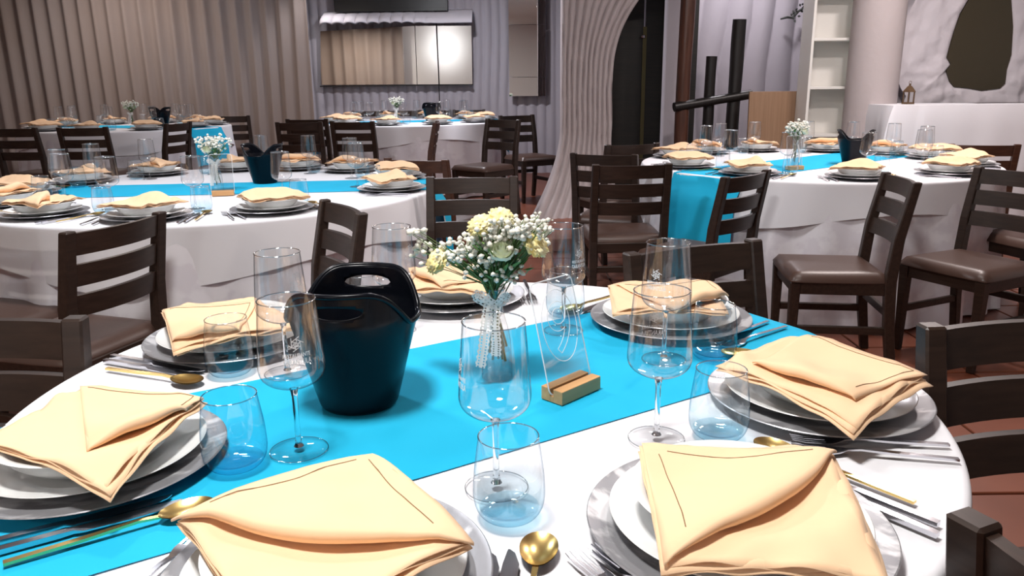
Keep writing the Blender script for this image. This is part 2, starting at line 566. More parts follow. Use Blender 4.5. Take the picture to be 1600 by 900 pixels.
rl = thing('log_railing', 'rustic railing of dark round logs beside the arched doorway', 'railing', (0, 0, 0))
log('tall_post', [(1.49, 6.9, 0), (1.51, 6.9, CEIL)], .060, 'pole_brown', rl, 1)
log('short_post', [(1.72, 6.95, 0), (1.75, 6.95, 1.45)], .047, 'pole_dark', rl, 2)
log('middle_post', [(1.94, 6.95, 0), (1.965, 6.95, 1.75)], .057, 'pole_dark', rl, 3)
log('rail', [(1.42, 6.85, 1.03), (2.10, 6.92, 1.13)], .040, 'pole_dark', rl, 4)
bd = thing('oak_panel', 'light oak board leaning upright between the log railing and bookcase', 'board', (2.27, 6.66, 0))
a = ob('panel', MB().box((0, 0, .58), (.50, .022, 1.15)).mesh('panel', 'board', False, bevel=.002), bd)
a.rotation_euler = (R(-3), 0, 0)
ob('prop_post', MB().box((.25, .05, .6), (.04, .04, 1.16)).mesh('prop', 'pole_dark', False), bd)
# bookcase
bc = thing('bookcase', 'tall empty white bookcase with open shelves', 'bookcase', (2.62, 6.57, 0))
ob('side_panel', MB().box((-.20, 0, 1.3), (.022, .24, 2.6)).mesh('side', 'white_panel', False, bevel=.002), bc)
ob('side_panel', MB().box((.20, 0, 1.3), (.022, .24, 2.6)).mesh('side', 'white_panel', False, bevel=.002), bc)
ob('back_panel', MB().box((0, .115, 1.3), (.40, .01, 2.6)).mesh('back', 'white_panel', False), bc)
for z in (.06, .43, .80, 1.18, 1.555, 1.93, 2.30, 2.59):
    ob('shelf', MB().box((0, -.005, z), (.376, .22, .022)).mesh('shelf', 'white_panel', False, bevel=.002), bc)
# round column
a = ob('trim_4', MB().lathe([(.195, 0), (.195, CEIL)], 48).mesh('column', 'plaster_pink', True), None, (2.885, 6.36, 0))
tag(a, kind='structure', label='smooth round white column right of the bookcase')

# ragged mirror panel in lumpy plaster, its dark reflection painted as flat colour
outl = [(3.694, 1.973), (3.704, 1.852), (3.654, 1.745), (3.622, 1.608), (3.606, 1.512), (3.591, 1.407), (3.627, 1.358), (3.594, 1.309), (3.638, 1.217), (3.681, 1.174), (3.792, 1.165), (3.913, 1.143), (4.059, 1.158), (4.097, 1.198), (4.094, 1.311), (4.114, 1.423), (4.094, 1.644), (4.048, 1.849), (3.99, 1.997), (3.84, 2.052)]
rm = thing('ragged_mirror', 'ragged mirror set in lumpy plaster, its dark olive reflection painted on', 'mirror', (0, 6.60, 0))
m = MB()
n = len(outl)
m.add([(x, 0, z) for x, z in outl] + [(x, .03, z) for x, z in outl], [tuple(range(n))] + [tuple(reversed(range(n, 2 * n)))] + [(i, (i + 1) % n, n + (i + 1) % n, n + i) for i in range(n)])
ob('glass', m.mesh('glass', 'olive', False), rm)
m = MB()
fine = []
for i in range(n):
    a, b = Vector((outl[i][0], 0, outl[i][1])), Vector((outl[(i + 1) % n][0], 0, outl[(i + 1) % n][1]))
    for k in range(6):
        fine.append(a.lerp(b, k / 6))
cc = sum(fine, Vector()) / len(fine)
def fr(i, j):
    p = fine[i % len(fine)]
    dr = (p - cc).normalized()
    t = j / 24
    off = .0 + .42 * t
    q0 = p + dr * off
    bump = .030 * math.sin(min(1, t ** .5) * PI) * (1 + .6 * nz(p.x * 5 + t * 2, p.z * 5, 2.2)) + .028 * min(1, t * 6) * nz(q0.x * 9, q0.z * 9, 3.3) + .014 * min(1, t * 6) * nz(q0.x * 22, q0.z * 22, 1.3)
    q = p + dr * off
    return (q.x, .045 - bump - .03, q.z)
m.grid(len(fine), 25, fr, closed=True)
ob('plaster_rim', m.mesh('rim', 'plaster_white', True, 80), rm)

# buffet with long white cloth, lantern
bf = thing('buffet_table', 'long high buffet table hidden under a white cloth', 'table', (3.83, 6.12, 0))
ob('table_top', MB().box((0, 0, 1.03), (2.0, .66, .04)).mesh('top', 'wood', False), bf)
for sx in (-.9, .9):
    for sy in (-.26, .26):
        ob('leg', MB().box((sx, sy, .505), (.06, .06, 1.01)).mesh('leg', 'wood', False), bf)
m = MB()
nx = 140
def fb(i, j):
    u = i / (nx - 1)
    # walk round: left side, front
    L1, L2 = .70, 2.06
    s = u * (L1 + L2)
    if s < L1:
        x, y, nxx, nyy = 2.80, 6.48 - s, -1, 0
        dc = L1 - s
    else:
        x, y, nxx, nyy = 2.80 + (s - L1), 5.78, 0, -1
        dc = s - L1
    if j <= 3:
        t = j / 3
        cx, cy = 3.75, 6.12
        k = .2 + .8 * t
        return (cx + (x - cx) * k, cy + (y - cy) * k, 1.056)
    t = (j - 3) / 12
    cf = math.exp(-(dc / .16) ** 2)
    drop = .98 - cf * .0
    z = 1.054 - drop * t
    out = .012 + cf * (.09 * math.sin(min(t * 2.2, 1) * PI / 2)) * 1.0 + .02 * t * math.sin(s * 9 + 1) + .012 * t * math.sin(s * 23)
    return (x + (nxx if cf < .2 else -.75 if s < L1 else -.55) * out * (1 if nxx or cf > .2 else 0), y + (nyy if cf < .2 else -.35) * out, max(z, .02))
m.grid(nx, 16, fb)
bcloth = ob('buffet_cloth', m.mesh('buffet_cloth', 'cloth', True, 70))
tag(bcloth, 'plain white cloth hanging over the high buffet table', 'tablecloth')
ln = thing('lantern', 'small aged brass lantern standing on the white buffet cloth', 'lantern', (3.05, 6.08, 1.058))
ob('base', MB().lathe([(0, 0), (.05, 0), (.05, .012), (0, .012)], 6).mesh('base', 'lantern', False), ln)
for k in range(6):
    a = k * PI / 3
    ob('bar', MB().box((.042 * math.cos(a), .042 * math.sin(a), .05), (.006, .006, .08)).mesh('bar', 'lantern', False), ln)
ob('pane', MB().lathe([(.036, .012), (.036, .088)], 6).mesh('pane', 'glass', False), ln)
ob('roof', MB().lathe([(.052, .088), (.044, .100), (.018, .130), (.008, .135), (.008, .150), (0, .152)], 6).mesh('roof', 'lantern', False), ln)
ob('ring', MB().tube([(.010 * math.cos(t * PI / 6), 0, .158 + .010 * math.sin(t * PI / 6)) for t in range(13)], .002, 6).mesh('ring', 'lantern'), ln)
# dark sprig on the alcove wall
sp = thing('dried_sprig', 'dark dried sprig pinned high on the folded plaster wall', 'branch', (0, 8.05, 0))
m = MB().tube([(2.68, 0, 1.83), (2.74, -.02, 1.845), (2.80, 0, 1.84), (2.85, -.01, 1.90), (2.93, 0, 1.95), (3.0, 0, 2.02)], [.008, .012, .012, .012, .01, .008], 7)
ob('twig', m.mesh('twig', 'sprig'), sp)
m = MB()
for k in range(26):
    c = Vector((random.uniform(2.78, 3.0), random.uniform(-.04, .01), 0))
    c.z = 1.83 + (c.x - 2.78) * .75 + random.uniform(-.03, .06)
    d1 = Vector((random.uniform(-1, 1), random.uniform(-.5, .5), random.uniform(-1, 1))).normalized() * .035
    d2 = d1.cross(Vector((0, 1, .2))).normalized() * .012
    m.add([c, c + d1 * .5 + d2, c + d1, c + d1 * .5 - d2], [(0, 1, 2, 3)])
ob('leaves', m.mesh('leaves', 'sprig', False), sp)

# ------------------------------------------------------------------ lamps
def ceiling_lamp(label, x, y, watts, rad, col):
    t = thing('ceiling_lamp', label, 'lamp', (x, y, CEIL), 0, 'ceiling lamps')
    ob('housing', MB().lathe([(0, 0), (rad + .03, 0), (rad + .03, -.05), (rad + .005, -.055), (rad, -.045), (0, -.045)], 40).mesh('housing', 'lampbody', True, 30), t)
    ob('lens', MB().lathe([(0, -.05), (rad * .6, -.05), (rad, -.047)], 40).mesh('lens', 'lens'), t)
    l = bpy.data.lights.new('lamp_light', 'AREA')
    l.shape = 'DISK'
    l.size = rad * 2
    l.energy = watts
    l.color = col
    lo = bpy.data.objects.new('lamp_light', l)
    COL.objects.link(lo)
    lo.parent = t
    lo.location = (0, 0, -.065)
    return t


for L in LAMPS:
    ceiling_lamp(*L)
# small spot that washes the ledge and curtain corner
t = thing('corner_spotlight', 'small ceiling spotlight washing the corner of curtain and ledge', 'lamp', (-2.3, 9.55, CEIL))
ob('housing', MB().lathe([(0, 0), (.05, 0), (.05, -.09), (.042, -.09), (.042, -.02), (0, -.02)], 24).mesh('sp', 'lampbody', True, 30), t)
l = bpy.data.lights.new('lamp_light', 'SPOT')
l.energy = 60
l.spot_size = R(95)
l.spot_blend = .6
l.shadow_soft_size = .04
l.color = (1, .95, .95)
lo = bpy.data.objects.new('lamp_light', l)
COL.objects.link(lo)
lo.parent = t
lo.location = (0, 0, -.05)
# wall lamp on the wall behind the photographer, seen in the long mirror
t = thing('wall_lamp', 'bright white globe wall lamp reflected in the long mirror', 'lamp', (-1.86, YF + .02, 2.25))
ob('bracket', MB().box((0, .02, 0), (.10, .04, .16)).mesh('br', 'lampbody', False, bevel=.004), t)
ob('globe', MB().lathe([(0.001, -.12), (.06, -.104), (.104, -.06), (.12, 0), (.104, .06), (.06, .104), (0.001, .12)], 24, (0, .15, 0)).mesh('globe', 'lens_bright'), t)

# ------------------------------------------------------------------ chairs
def beam(secs):
    """secs: (x, y, z, width_x, depth_y)"""
    return MB().ribbon([((x, y, z), (wx / 2, 0, 0), (0, dy / 2, 0)) for x, y, z, wx, dy in secs])


def chair_meshes(wood):
    d = {}
    post = beam([(0, -.235, 0, .036, .036), (0, -.205, .22, .038, .042), (0, -.19, .42, .040, .046), (0, -.205, .60, .040, .042), (0, -.25, .835, .038, .034)])
    d['rear_post'] = post.mesh('rear_post', wood, False, bevel=.004)
    d['front_leg'] = beam([(0, .185, 0, .030, .030), (0, .19, .41, .044, .044)]).mesh('front_leg', wood, False, bevel=.004)
    for k, zc in enumerate((.793, .696, .599)):
        yb = -.205 - (zc - .60) * .19
        secs = []
        for i in range(13):
            u = i / 6 - 1
            secs.append(((u * .176, yb - .028 * (1 - u * u), zc), (0, .009, 0), (0, -.034 * .19, .034)))
        d['slat%d' % k] = MB().ribbon(secs).mesh('slat', wood, True, 40)
    fr = MB()
    fr.box((0, .190, .385), (.34, .022, .055))
    fr.box((0, -.19, .385), (.34, .022, .055))
    fr.box((-.187, 0, .385), (.022, .35, .055))
    fr.box((.187, 0, .385), (.022, .35, .055))
    d['seat_frame'] = fr.mesh('seat_frame', wood, False, bevel=.003)
    d['stretcher'] = MB().box((0, -.01, .20), (.020, .38, .034)).mesh('stretcher', wood, False, bevel=.003)
    d['cross_stretcher'] = MB().box((0, -.205, .27), (.35, .020, .034)).mesh('cross', wood, False, bevel=.003)
    n = 17
    def fs(i, j):
        if j < n:
            u, v = i / (n - 1) * 2 - 1, j / (n - 1) * 2 - 1
            e = max(abs(u), abs(v))
            x = u * (.212 + .006 * v)
            y = v * .208 + .012
            cx = 1 - .04 * (abs(u) * abs(v)) ** 3
            z = .452 - .034 * max(0, (e - .80) / .20) ** 2.2 + .006 * (1 - e * e)
            return (x * cx, y * cx, z)
    m = MB().grid(n, n, fs)
    m2 = MB().grid(n, n, lambda i, j: (fs(i, j)[0], fs(i, j)[1], .412))
    o = m.add(m2.v, [tuple(reversed(f)) for f in m2.f])
    ring = [i for i in range(n)] + [j * n + n - 1 for j in range(1, n)] + [(n - 1) * n + i for i in range(n - 2, -1, -1)] + [j * n for j in range(n - 2, 0, -1)]
    for a in range(len(ring)):
        b = (a + 1) % len(ring)
        m.f.append((ring[a], ring[b], ring[b] + o, ring[a] + o))
    d['seat'] = m.mesh('seat', 'seat', True, 50)
    return d


CH = {'wood': chair_meshes('wood'), 'wood_red': chair_meshes('wood_red')}


def chair(bx, by, deg, label, group, kind='wood', z=0.0):
    """bx,by: middle of the top rail; deg: direction the sitter faces"""
    h = R(deg)
    ox, oy = bx + .262 * math.cos(h), by + .262 * math.sin(h)
    t = thing('dining_chair', label, 'chair', (ox, oy, z), h - PI / 2, group)
    D = CH[kind]
    for s in (-1, 1):
        ob('rear_post', D['rear_post'], t, (s * .188, 0, 0))
        ob('front_leg', D['front_leg'], t, (s * .182, 0, 0))
        ob('stretcher', D['stretcher'], t, (s * .185, 0, 0))
    for k in range(3):
        ob('slat', D['slat%d' % k], t)
    ob('cross_stretcher', D['cross_stretcher'], t)
    ob('seat_frame', D['seat_frame'], t)
    ob('seat', D['seat'], t)
    return t


GN, GL, GR, GF = 'chairs at the nearest table', 'chairs at the left middle table', 'chairs at the right table', 'chairs at the far tables'
chair(.500, .474, 24, 'dark wooden chair cropped at the bottom right corner of the photo', GN)
chair(.895, 1.275, -85, 'dark wooden slat-back chair at the right rim of the nearest table', GN)
chair(-.985, 1.352, -87, 'dark wooden chair at the far left rim of the nearest table', GN)
chair(.460, 1.935, -66, 'dark wooden chair behind the right rear place of the nearest table', GN)
chair(-1.225, 2.395, 163, 'dark chair turned aside in front of the left middle table, beside the napkin', GL)
chair(-1.96, 2.47, 75, 'dark chair at the left photo edge before the left middle table', GL)
chair(-.575, 2.675, 211, 'dark chair seen sideways just left of the black bucket on the nearest table', GL)
chair(-.175, 3.52, -91, 'greyish lit slat-back chair standing behind the bouquet', GL)
chair(-.54, 4.40, 66, 'reddish brown chair with only its top rail showing behind the left middle table', GL, 'wood_red')
chair(-2.93, 3.1, 25, 'dark chair at the far left side of the left middle table', GL)
chair(.625, 3.98, 92, 'dark chair seen squarely from behind, left of the hanging turquoise runner end', GR)
chair(.545, 4.60, 66, 'dark chair half hidden behind the chair left of the hanging runner end', GR)
chair(1.080, 3.51, 135, 'dark chair just right of the hanging runner end of the right table', GR)
chair(1.68, 3.31, 172, 'dark chair with brown seat facing left before the right table', GR)
chair(2.31, 3.51, 206, 'dark chair with brown seat at the right photo edge', GR)
chair(2.98, 4.05, 195, 'dark chair partly hidden behind the chair at the right photo edge', GR)
chair(.84, 5.35, 110, 'nearly black chair in front of the dark arched doorway', GR)
chair(3.02, 4.98, 75, 'reddish brown chair with only its top rail showing below the white buffet', GR, 'wood_red')
PZ = 0.10
chair(-4.10, 6.5, 84, 'black chair cut by the left photo edge at the far left table', GF, z=PZ)
chair(-3.53, 6.5, 92, 'dark chair seen from behind in the middle of the far left table', GF, z=PZ)
chair(-2.99, 7.15, 171, 'dark chair beside the hanging turquoise runner end of the far left table', GF, z=PZ)
chair(-3.10, 8.78, 100, 'dark chair behind the bouquet at the right end of the far left table', GF, z=PZ)
chair(-1.875, 7.0, 92, 'front one of two black chairs before the curtain edge', GF, z=PZ)
chair(-1.97, 7.65, 88, 'rear one of two black chairs before the curtain edge', GF, z=PZ)
chair(-1.405, 7.0, 80, 'dark chair seen from behind in front of the mirror table', GF, z=PZ)
chair(-.62, 6.75, 182, 'brown chair seen exactly edge-on before the mirror table', GF, 'wood_red', z=PZ)
chair(-.055, 7.1, 228, 'dark chair with a cushioned seat pulled out right of the mirror table', GF, z=PZ)
chair(.06, 8.05, 300, 'dark chair against the ribbed wall behind the pulled out chair', GF, z=PZ)
for x, wd in ((-1.80, 'leftmost'), (-1.36, 'second from left'), (-.95, 'third from left'), (-.52, 'rightmost')):
    chair(x, 10.06, -90, 'black chair %s of four behind the table under the mirror' % wd, GF, z=PZ)

# ------------------------------------------------------------------ tables and cloths
def cloth_mesh(Rd, ztop, drop, folds, amp, mat, seed, zlo=None, square=0.0, n=216):
    prof = [('t', .0), ('t', .25), ('t', .5), ('t', .75), ('t', .93)]
    fil = .012
    def fn(i, j):
        a = 2 * PI * i / n
        if j < 5:
            r = max(prof[j][1], .001) * (Rd - fil)
            return (r * math.cos(a), r * math.sin(a), ztop)
        if j < 9:
            q = (j - 5) / 3 * PI / 2
            r = Rd - fil + fil * math.sin(q)
            return (r * math.cos(a), r * math.sin(a), ztop - fil + fil * math.cos(q))
        t = (j - 8) / 13
        dr = drop + square * math.cos(4 * a + seed)
        z = ztop - fil - (dr - fil) * t
        ph = folds * a + 2.5 * nz(math.cos(a) * 2, math.sin(a) * 2, seed)
        f = amp * t ** .8 * (math.sin(ph) * .7 + .5 * math.sin(ph * .53 + seed)) + amp * .9 * t
        r = Rd + f
        return (r * math.cos(a), r * math.sin(a), z)
    return MB().grid(n, 22, fn, closed=True).mesh('cloth', mat, True, 60)


def runner_mesh(Rd, width, z, drop, seed):
    ns, nw = 90, 17
    def fn(i, j):
        wv = (j / (nw - 1) - .5) * width
        e = math.sqrt(max(Rd * Rd - wv * wv, .01))
        s = (i / (ns - 1) * 2 - 1) * (Rd + drop)
        sg = 1 if s > 0 else -1
        a = abs(s)
        wob = .004 * nz(s * 3, wv * 4, seed)
        cut = drop - (Rd - e)
        fi = .014
        if a <= e - fi:
            zz = z + .0012 * abs(nz(s * 6, wv * 9, seed + 3))
            return (s, wv + wob, zz)
        q = (a - (e - fi)) / (fi * PI / 2)
        if q < 1:
            an = q * PI / 2
            return (sg * (e - fi + (fi + .002) * math.sin(an)), wv + wob, z - fi + fi * math.cos(an))
        dz = a - (e - fi) - fi * PI / 2
        dz *= 1 + .04 * nz(wv * 6, seed, 1)
        fold = .006 + .052 * smoothstep(0, .13, dz) + .008 * (dz / .3) * (1 + math.sin(wv * 22 + seed))
        return (sg * (e + fold), wv * (1 - .05 * dz) + wob, z - fi - dz)
    return MB().grid(ns, nw, fn).mesh('runner', 'runner', True, 50)


def round_table(cx, cy, Rd, z0, where, runner_deg, seed, overdrop=.17, sq=.02, far=False):
    g = 'round dining tables'
    t = thing('round_table', 'round dining table under white cloths, %s' % where, 'table', (cx, cy, z0), 0, g)
    ob('table_top', MB().lathe([(0, .715), (Rd - .012, .715), (Rd - .012, .743), (0, .743)], 64).mesh('top', 'wood', True, 30), t)
    ob('pedestal', MB().lathe([(0, .0), (.30, .0), (.30, .03), (.06, .06), (.05, .4), (.06, .70), (.2, .715)], 32).mesh('pedestal', 'wood', True, 30), t)
    u = ob('long_tablecloth', cloth_mesh(Rd, .7465, .735, 26, .045, 'damask', seed), None, (cx, cy, z0))
    tag(u, 'long white damask cloth hanging to the floor, %s' % where, 'tablecloth', 'long tablecloths')
    o = ob('short_tablecloth', cloth_mesh(Rd + .010, .7495, overdrop, 11, .02, 'cloth', seed + 2, square=sq), None, (cx, cy, z0))
    tag(o, 'short white top cloth, %s' % where, 'tablecloth', 'short tablecloths')
    rn = ob('table_runner', runner_mesh(Rd + .012, .465, .7512, .34, seed), None, (cx, cy, z0), R(runner_deg))
    tag(rn, 'turquoise cloth runner laid across %s' % where.replace('the ', 'the ', 1), 'runner', 'turquoise table runners')
    return z0 + .7528


# ------------------------------------------------------------------ tableware prototypes
PR = {}
def lathe_me(key, prof, mat, n=64, ang=40):
    PR[key] = MB().lathe(prof, n).mesh(key, mat, True, ang)


for sfx, n in (('', 96), ('_lo', 32)):
    lathe_me('charger' + sfx, [(0.001, .004), (.085, .004), (.098, .0065), (.112, .0095), (.158, .0155), (.1635, .0172), (.165, .0160), (.1635, .0148), (.11, .0065), (.09, 0), (.001, 0)], 'charger', n)
    lathe_me('plate' + sfx, [(.001, .004), (.082, .004), (.092, .007), (.100, .012), (.134, .0215), (.1385, .0232), (.1395, .0222), (.137, .0205), (.10, .0085), (.085, .002), (.08, 0), (.001, 0)], 'porcelain', n)
    lathe_me('deep' + sfx, [(.001, .006), (.060, .006), (.082, .013), (.096, .027), (.104, .0365), (.1145, .0395), (.1165, .0388), (.114, .036), (.106, .032), (.098, .019), (.083, .006), (.058, 0), (.001, 0)], 'porcelain', n)
BOWL = [(.0045, .0905), (.010, .0925), (.022, .0965), (.0335, .1025), (.0405, .1095), (.0433, .1165), (.0439, .1230), (.0435, .1310), (.0424, .1480), (.0408, .1700), (.0391, .1920), (.0372, .2150)]
def bowl_r(z):
    for (r0, z0), (r1, z1) in zip(BOWL, BOWL[1:]):
        if z0 <= z <= z1:
            return r0 + (r1 - r0) * (z - z0) / (z1 - z0)
    return BOWL[-1][0]
def dense(prof, k=4):
    out = []
    n = len(prof)
    for i in range(n - 1):
        p0, p1, p2, p3 = prof[max(i - 1, 0)], prof[i], prof[i + 1], prof[min(i + 2, n - 1)]
        for q in range(k):
            t = q / k
            out.append(tuple(.5 * (2 * b + (c - a) * t + (2 * a - 5 * b + 4 * c - d) * t * t + (3 * b - a - 3 * c + d) * t ** 3) for a, b, c, d in zip(p0, p1, p2, p3)))
    return out + [prof[-1]]
def ring(r, z, tr, n=64):
    return [(r + tr * math.cos(a), z + tr * math.sin(a)) for a in [k * PI / 4 for k in range(9)]]
lathe_me('w_bowl', dense(BOWL), 'glass', 64, 80)
lathe_me('w_rim', ring(.0372, .2150, .0009), 'glass_rim', 64, 180)
lathe_me('w_stem', [(.0001, .0915), (.006, .0905), (.0048, .086), (.0038, .078), (.0036, .05), (.0038, .02), (.0048, .010), (.007, .0062), (.0001, .0060)], 'glass_solid', 24, 80)
lathe_me('w_foot', [(.0001, .0055), (.012, .0050), (.025, .0030), (.0385, .0016), (.0392, .0010), (.0385, .0003), (.0001, .0003)], 'glass_foot', 64, 50)
lathe_me('w_footrim', ring(.0390, .0010, .0006), 'glass_rim', 64, 180)
TUM = [(.0001, .0006), (.020, .0006), (.0285, .0015), (.0345, .006), (.0392, .0145), (.0412, .025), (.0414, .035), (.0402, .055), (.0375, .077), (.0342, .100)]
lathe_me('t_body', dense(TUM), 'glass_blue', 64, 80)
lathe_me('t_rim', ring(.0342, .100, .0008), 'glass_rim', 64, 180)
lathe_me('t_base', [(.0001, .0065), (.018, .0068), (.026, .0085), (.0315, .0115), (.0345, .0120)], 'glass_blue', 64, 80)
# light-weight glasses for the tables behind
m = MB().lathe(BOWL, 24).lathe([(.0038, .0895), (.0036, .05), (.0045, .012), (.012, .005), (.038, .0012), (.001, .0003)], 20)
PR['wine_lo'] = m.mesh('wine_lo', 'glass', True, 60)
PR['wine_rim_lo'] = MB().lathe(ring(.0375, .215, .0014), 24).mesh('wine_rim_lo', 'glass_rim', True, 180)
PR['tum_lo'] = MB().lathe(TUM, 24).mesh('tum_lo', 'glass_blue', True, 60)
PR['tum_rim_lo'] = MB().lathe(ring(.0342, .1, .0014), 24).mesh('tum_rim_lo', 'glass_rim', True, 180)


def text_mesh(body, size):
    c = bpy.data.curves.new('txt', 'FONT')
    c.body = body
    c.size = size
    c.align_x = 'CENTER'
    c.align_y = 'CENTER'
    c.resolution_u = 3
    c.offset = size * .018
    o = bpy.data.objects.new('txt', c)
    COL.objects.link(o)
    dg = bpy.context.evaluated_depsgraph_get()
    me = o.evaluated_get(dg).to_mesh()
    vs = [tuple(v.co) for v in me.vertices]
    fs = [tuple(p.vertices) for p in me.polygons]
    o.evaluated_get(dg).to_mesh_clear()
    bpy.data.objects.remove(o)
    bpy.data.curves.remove(c)
    return vs, fs


def logo_mesh():
    """emblem and two lines of lettering wrapped round the bowl of the wine glass (facing local -Y)"""
    flat = []
    for body, z, size, wid in (('RESTAURANTE', .1505, .0074, .0360), ('TARANTULA', .1415, .0100, .0375)):
        vs, fs = text_mesh(body, size)
        w0 = max(v[0] for v in vs) - min(v[0] for v in vs)
        k = wid / w0
        flat.append(([(x * k, y + z) for x, y, _ in vs], fs))
    def seg(a, b, t=.00045):
        (x0, y0), (x1, y1) = a, b
        dx, dy = x1 - x0, y1 - y0
        L = math.hypot(dx, dy)
        px, py = -dy / L * t, dx / L * t
        flat.append(([(x0 + px, y0 + py), (x1 + px, y1 + py), (x1 - px, y1 - py), (x0 - px, y0 - py)], [(0, 1, 2, 3)]))
    c = (0, .1655)
    hexp = [(c[0] + .0068 * math.sin(k * PI / 3), c[1] + .0068 * math.cos(k * PI / 3)) for k in range(6)]
    for k in range(6):
        seg(hexp[k], hexp[(k + 1) % 6])
        seg(hexp[k], (c[0] + .0105 * math.sin(k * PI / 3 + .45), c[1] + .0105 * math.cos(k * PI / 3 + .45)))
        seg(hexp[k], (c[0] + .0036 * math.sin(k * PI / 3 + .5), c[1] + .0036 * math.cos(k * PI / 3 + .5)))
    pr = None
    for k in range(22):
        a = k * .62
        r = .0006 + .00016 * k
        p = (c[0] + r * math.cos(a), c[1] + r * math.sin(a))
        if pr:
            seg(pr, p, .0004)
        pr = p
    m = MB()
    for pts, fs in flat:
        vs = []
        for x, z in pts:
            r = bowl_r(z) + .0005
            a = x / .043 - PI / 2
            vs.append((r * math.cos(a), r * math.sin(a), z))
        m.add(vs, fs)
    return m.mesh('logo', 'print', False)


PR['logo'] = logo_mesh()

# cutlery: lies along +Y (head towards the table centre), centred
def strip(m, secs, th):
    m.ribbon([((x, y, z), (hw, 0, 0), (0, 0, t2 if t2 else th)) for x, y, z, hw, t2 in secs])
m = MB()
strip(m, [(0, -.105, .0035, .0036, .0016), (0, -.03, .0055, .0040, .0016), (0, .015, .0075, .0026, .0014), (0, .032, .0055, .0032, .0012), (0, .042, .0038, .0085, .0009), (0, .050, .0032, .0112, .0008), (0, .058, .0030, .0116, .0008)], .001)
for k in range(4):
    x = (-1.5 + k) * .0062
    strip(m, [(x, .057, .0030, .0020, .0008), (x, .085, .0042, .0017, .0008), (x * .97, .103, .0068, .0008, .0006)], .001)
PR['fork'] = m.mesh('fork', 'steel', True, 40)
m = MB()
strip(m, [(0, -.11, .004, .0044, .0030), (0, -.02, .0045, .0048, .0030), (0, -.005, .0045, .0042, .0022), (.001, .004, .0042, .0075, .0010), (.001, .05, .0040, .0092, .0008), (.0, .085, .0040, .0085, .0007), (-.003, .104, .0040, .0045, .0006), (-.006, .110, .0040, .001, .0005)], .001)
PR['knife'] = m.mesh('knife', 'steel', True, 40)
m = MB()
strip(m, [(0, -.105, .0035, .0040, .0018), (0, -.03, .0055, .0038, .0018), (0, .025, .0085, .0026, .0016), (0, .050, .0062, .0034, .0012)], .001)
def spf(i, j):
    a = 2 * PI * i / 28
    r = j / 7
    y = .077 + .031 * r * math.sin(a)
    x = .0205 * r * math.cos(a) * (1 + .12 * math.sin(a))
    return (x, y, .0015 + .0075 * r ** 2.2)
m.grid(28, 8, spf, closed=True)
def spf2(i, j):
    x, y, z = spf(i, j)
    return (x, y, z - .0011)
m.grid(28, 8, spf2, closed=True)
PR['spoon'] = m.mesh('spoon', 'gold', True, 60)

# ------------------------------------------------------------------ napkins
DAMP = .0020
RB, ZB = .1145, .0560        # rim of the deep plate
def drape(x, y, seed):
    r = math.hypot(x, y)
    z = ZB + .0025
    if r > RB:
        z -= (r - RB) * .14 + 1.2 * (r - RB) ** 2
    else:
        z -= .010 * (1 - (r / RB) ** 2)
    return z + DAMP * nz(x * 14, y * 14, seed) + DAMP * .6 * nz(x * 30, y * 30, seed + 2)


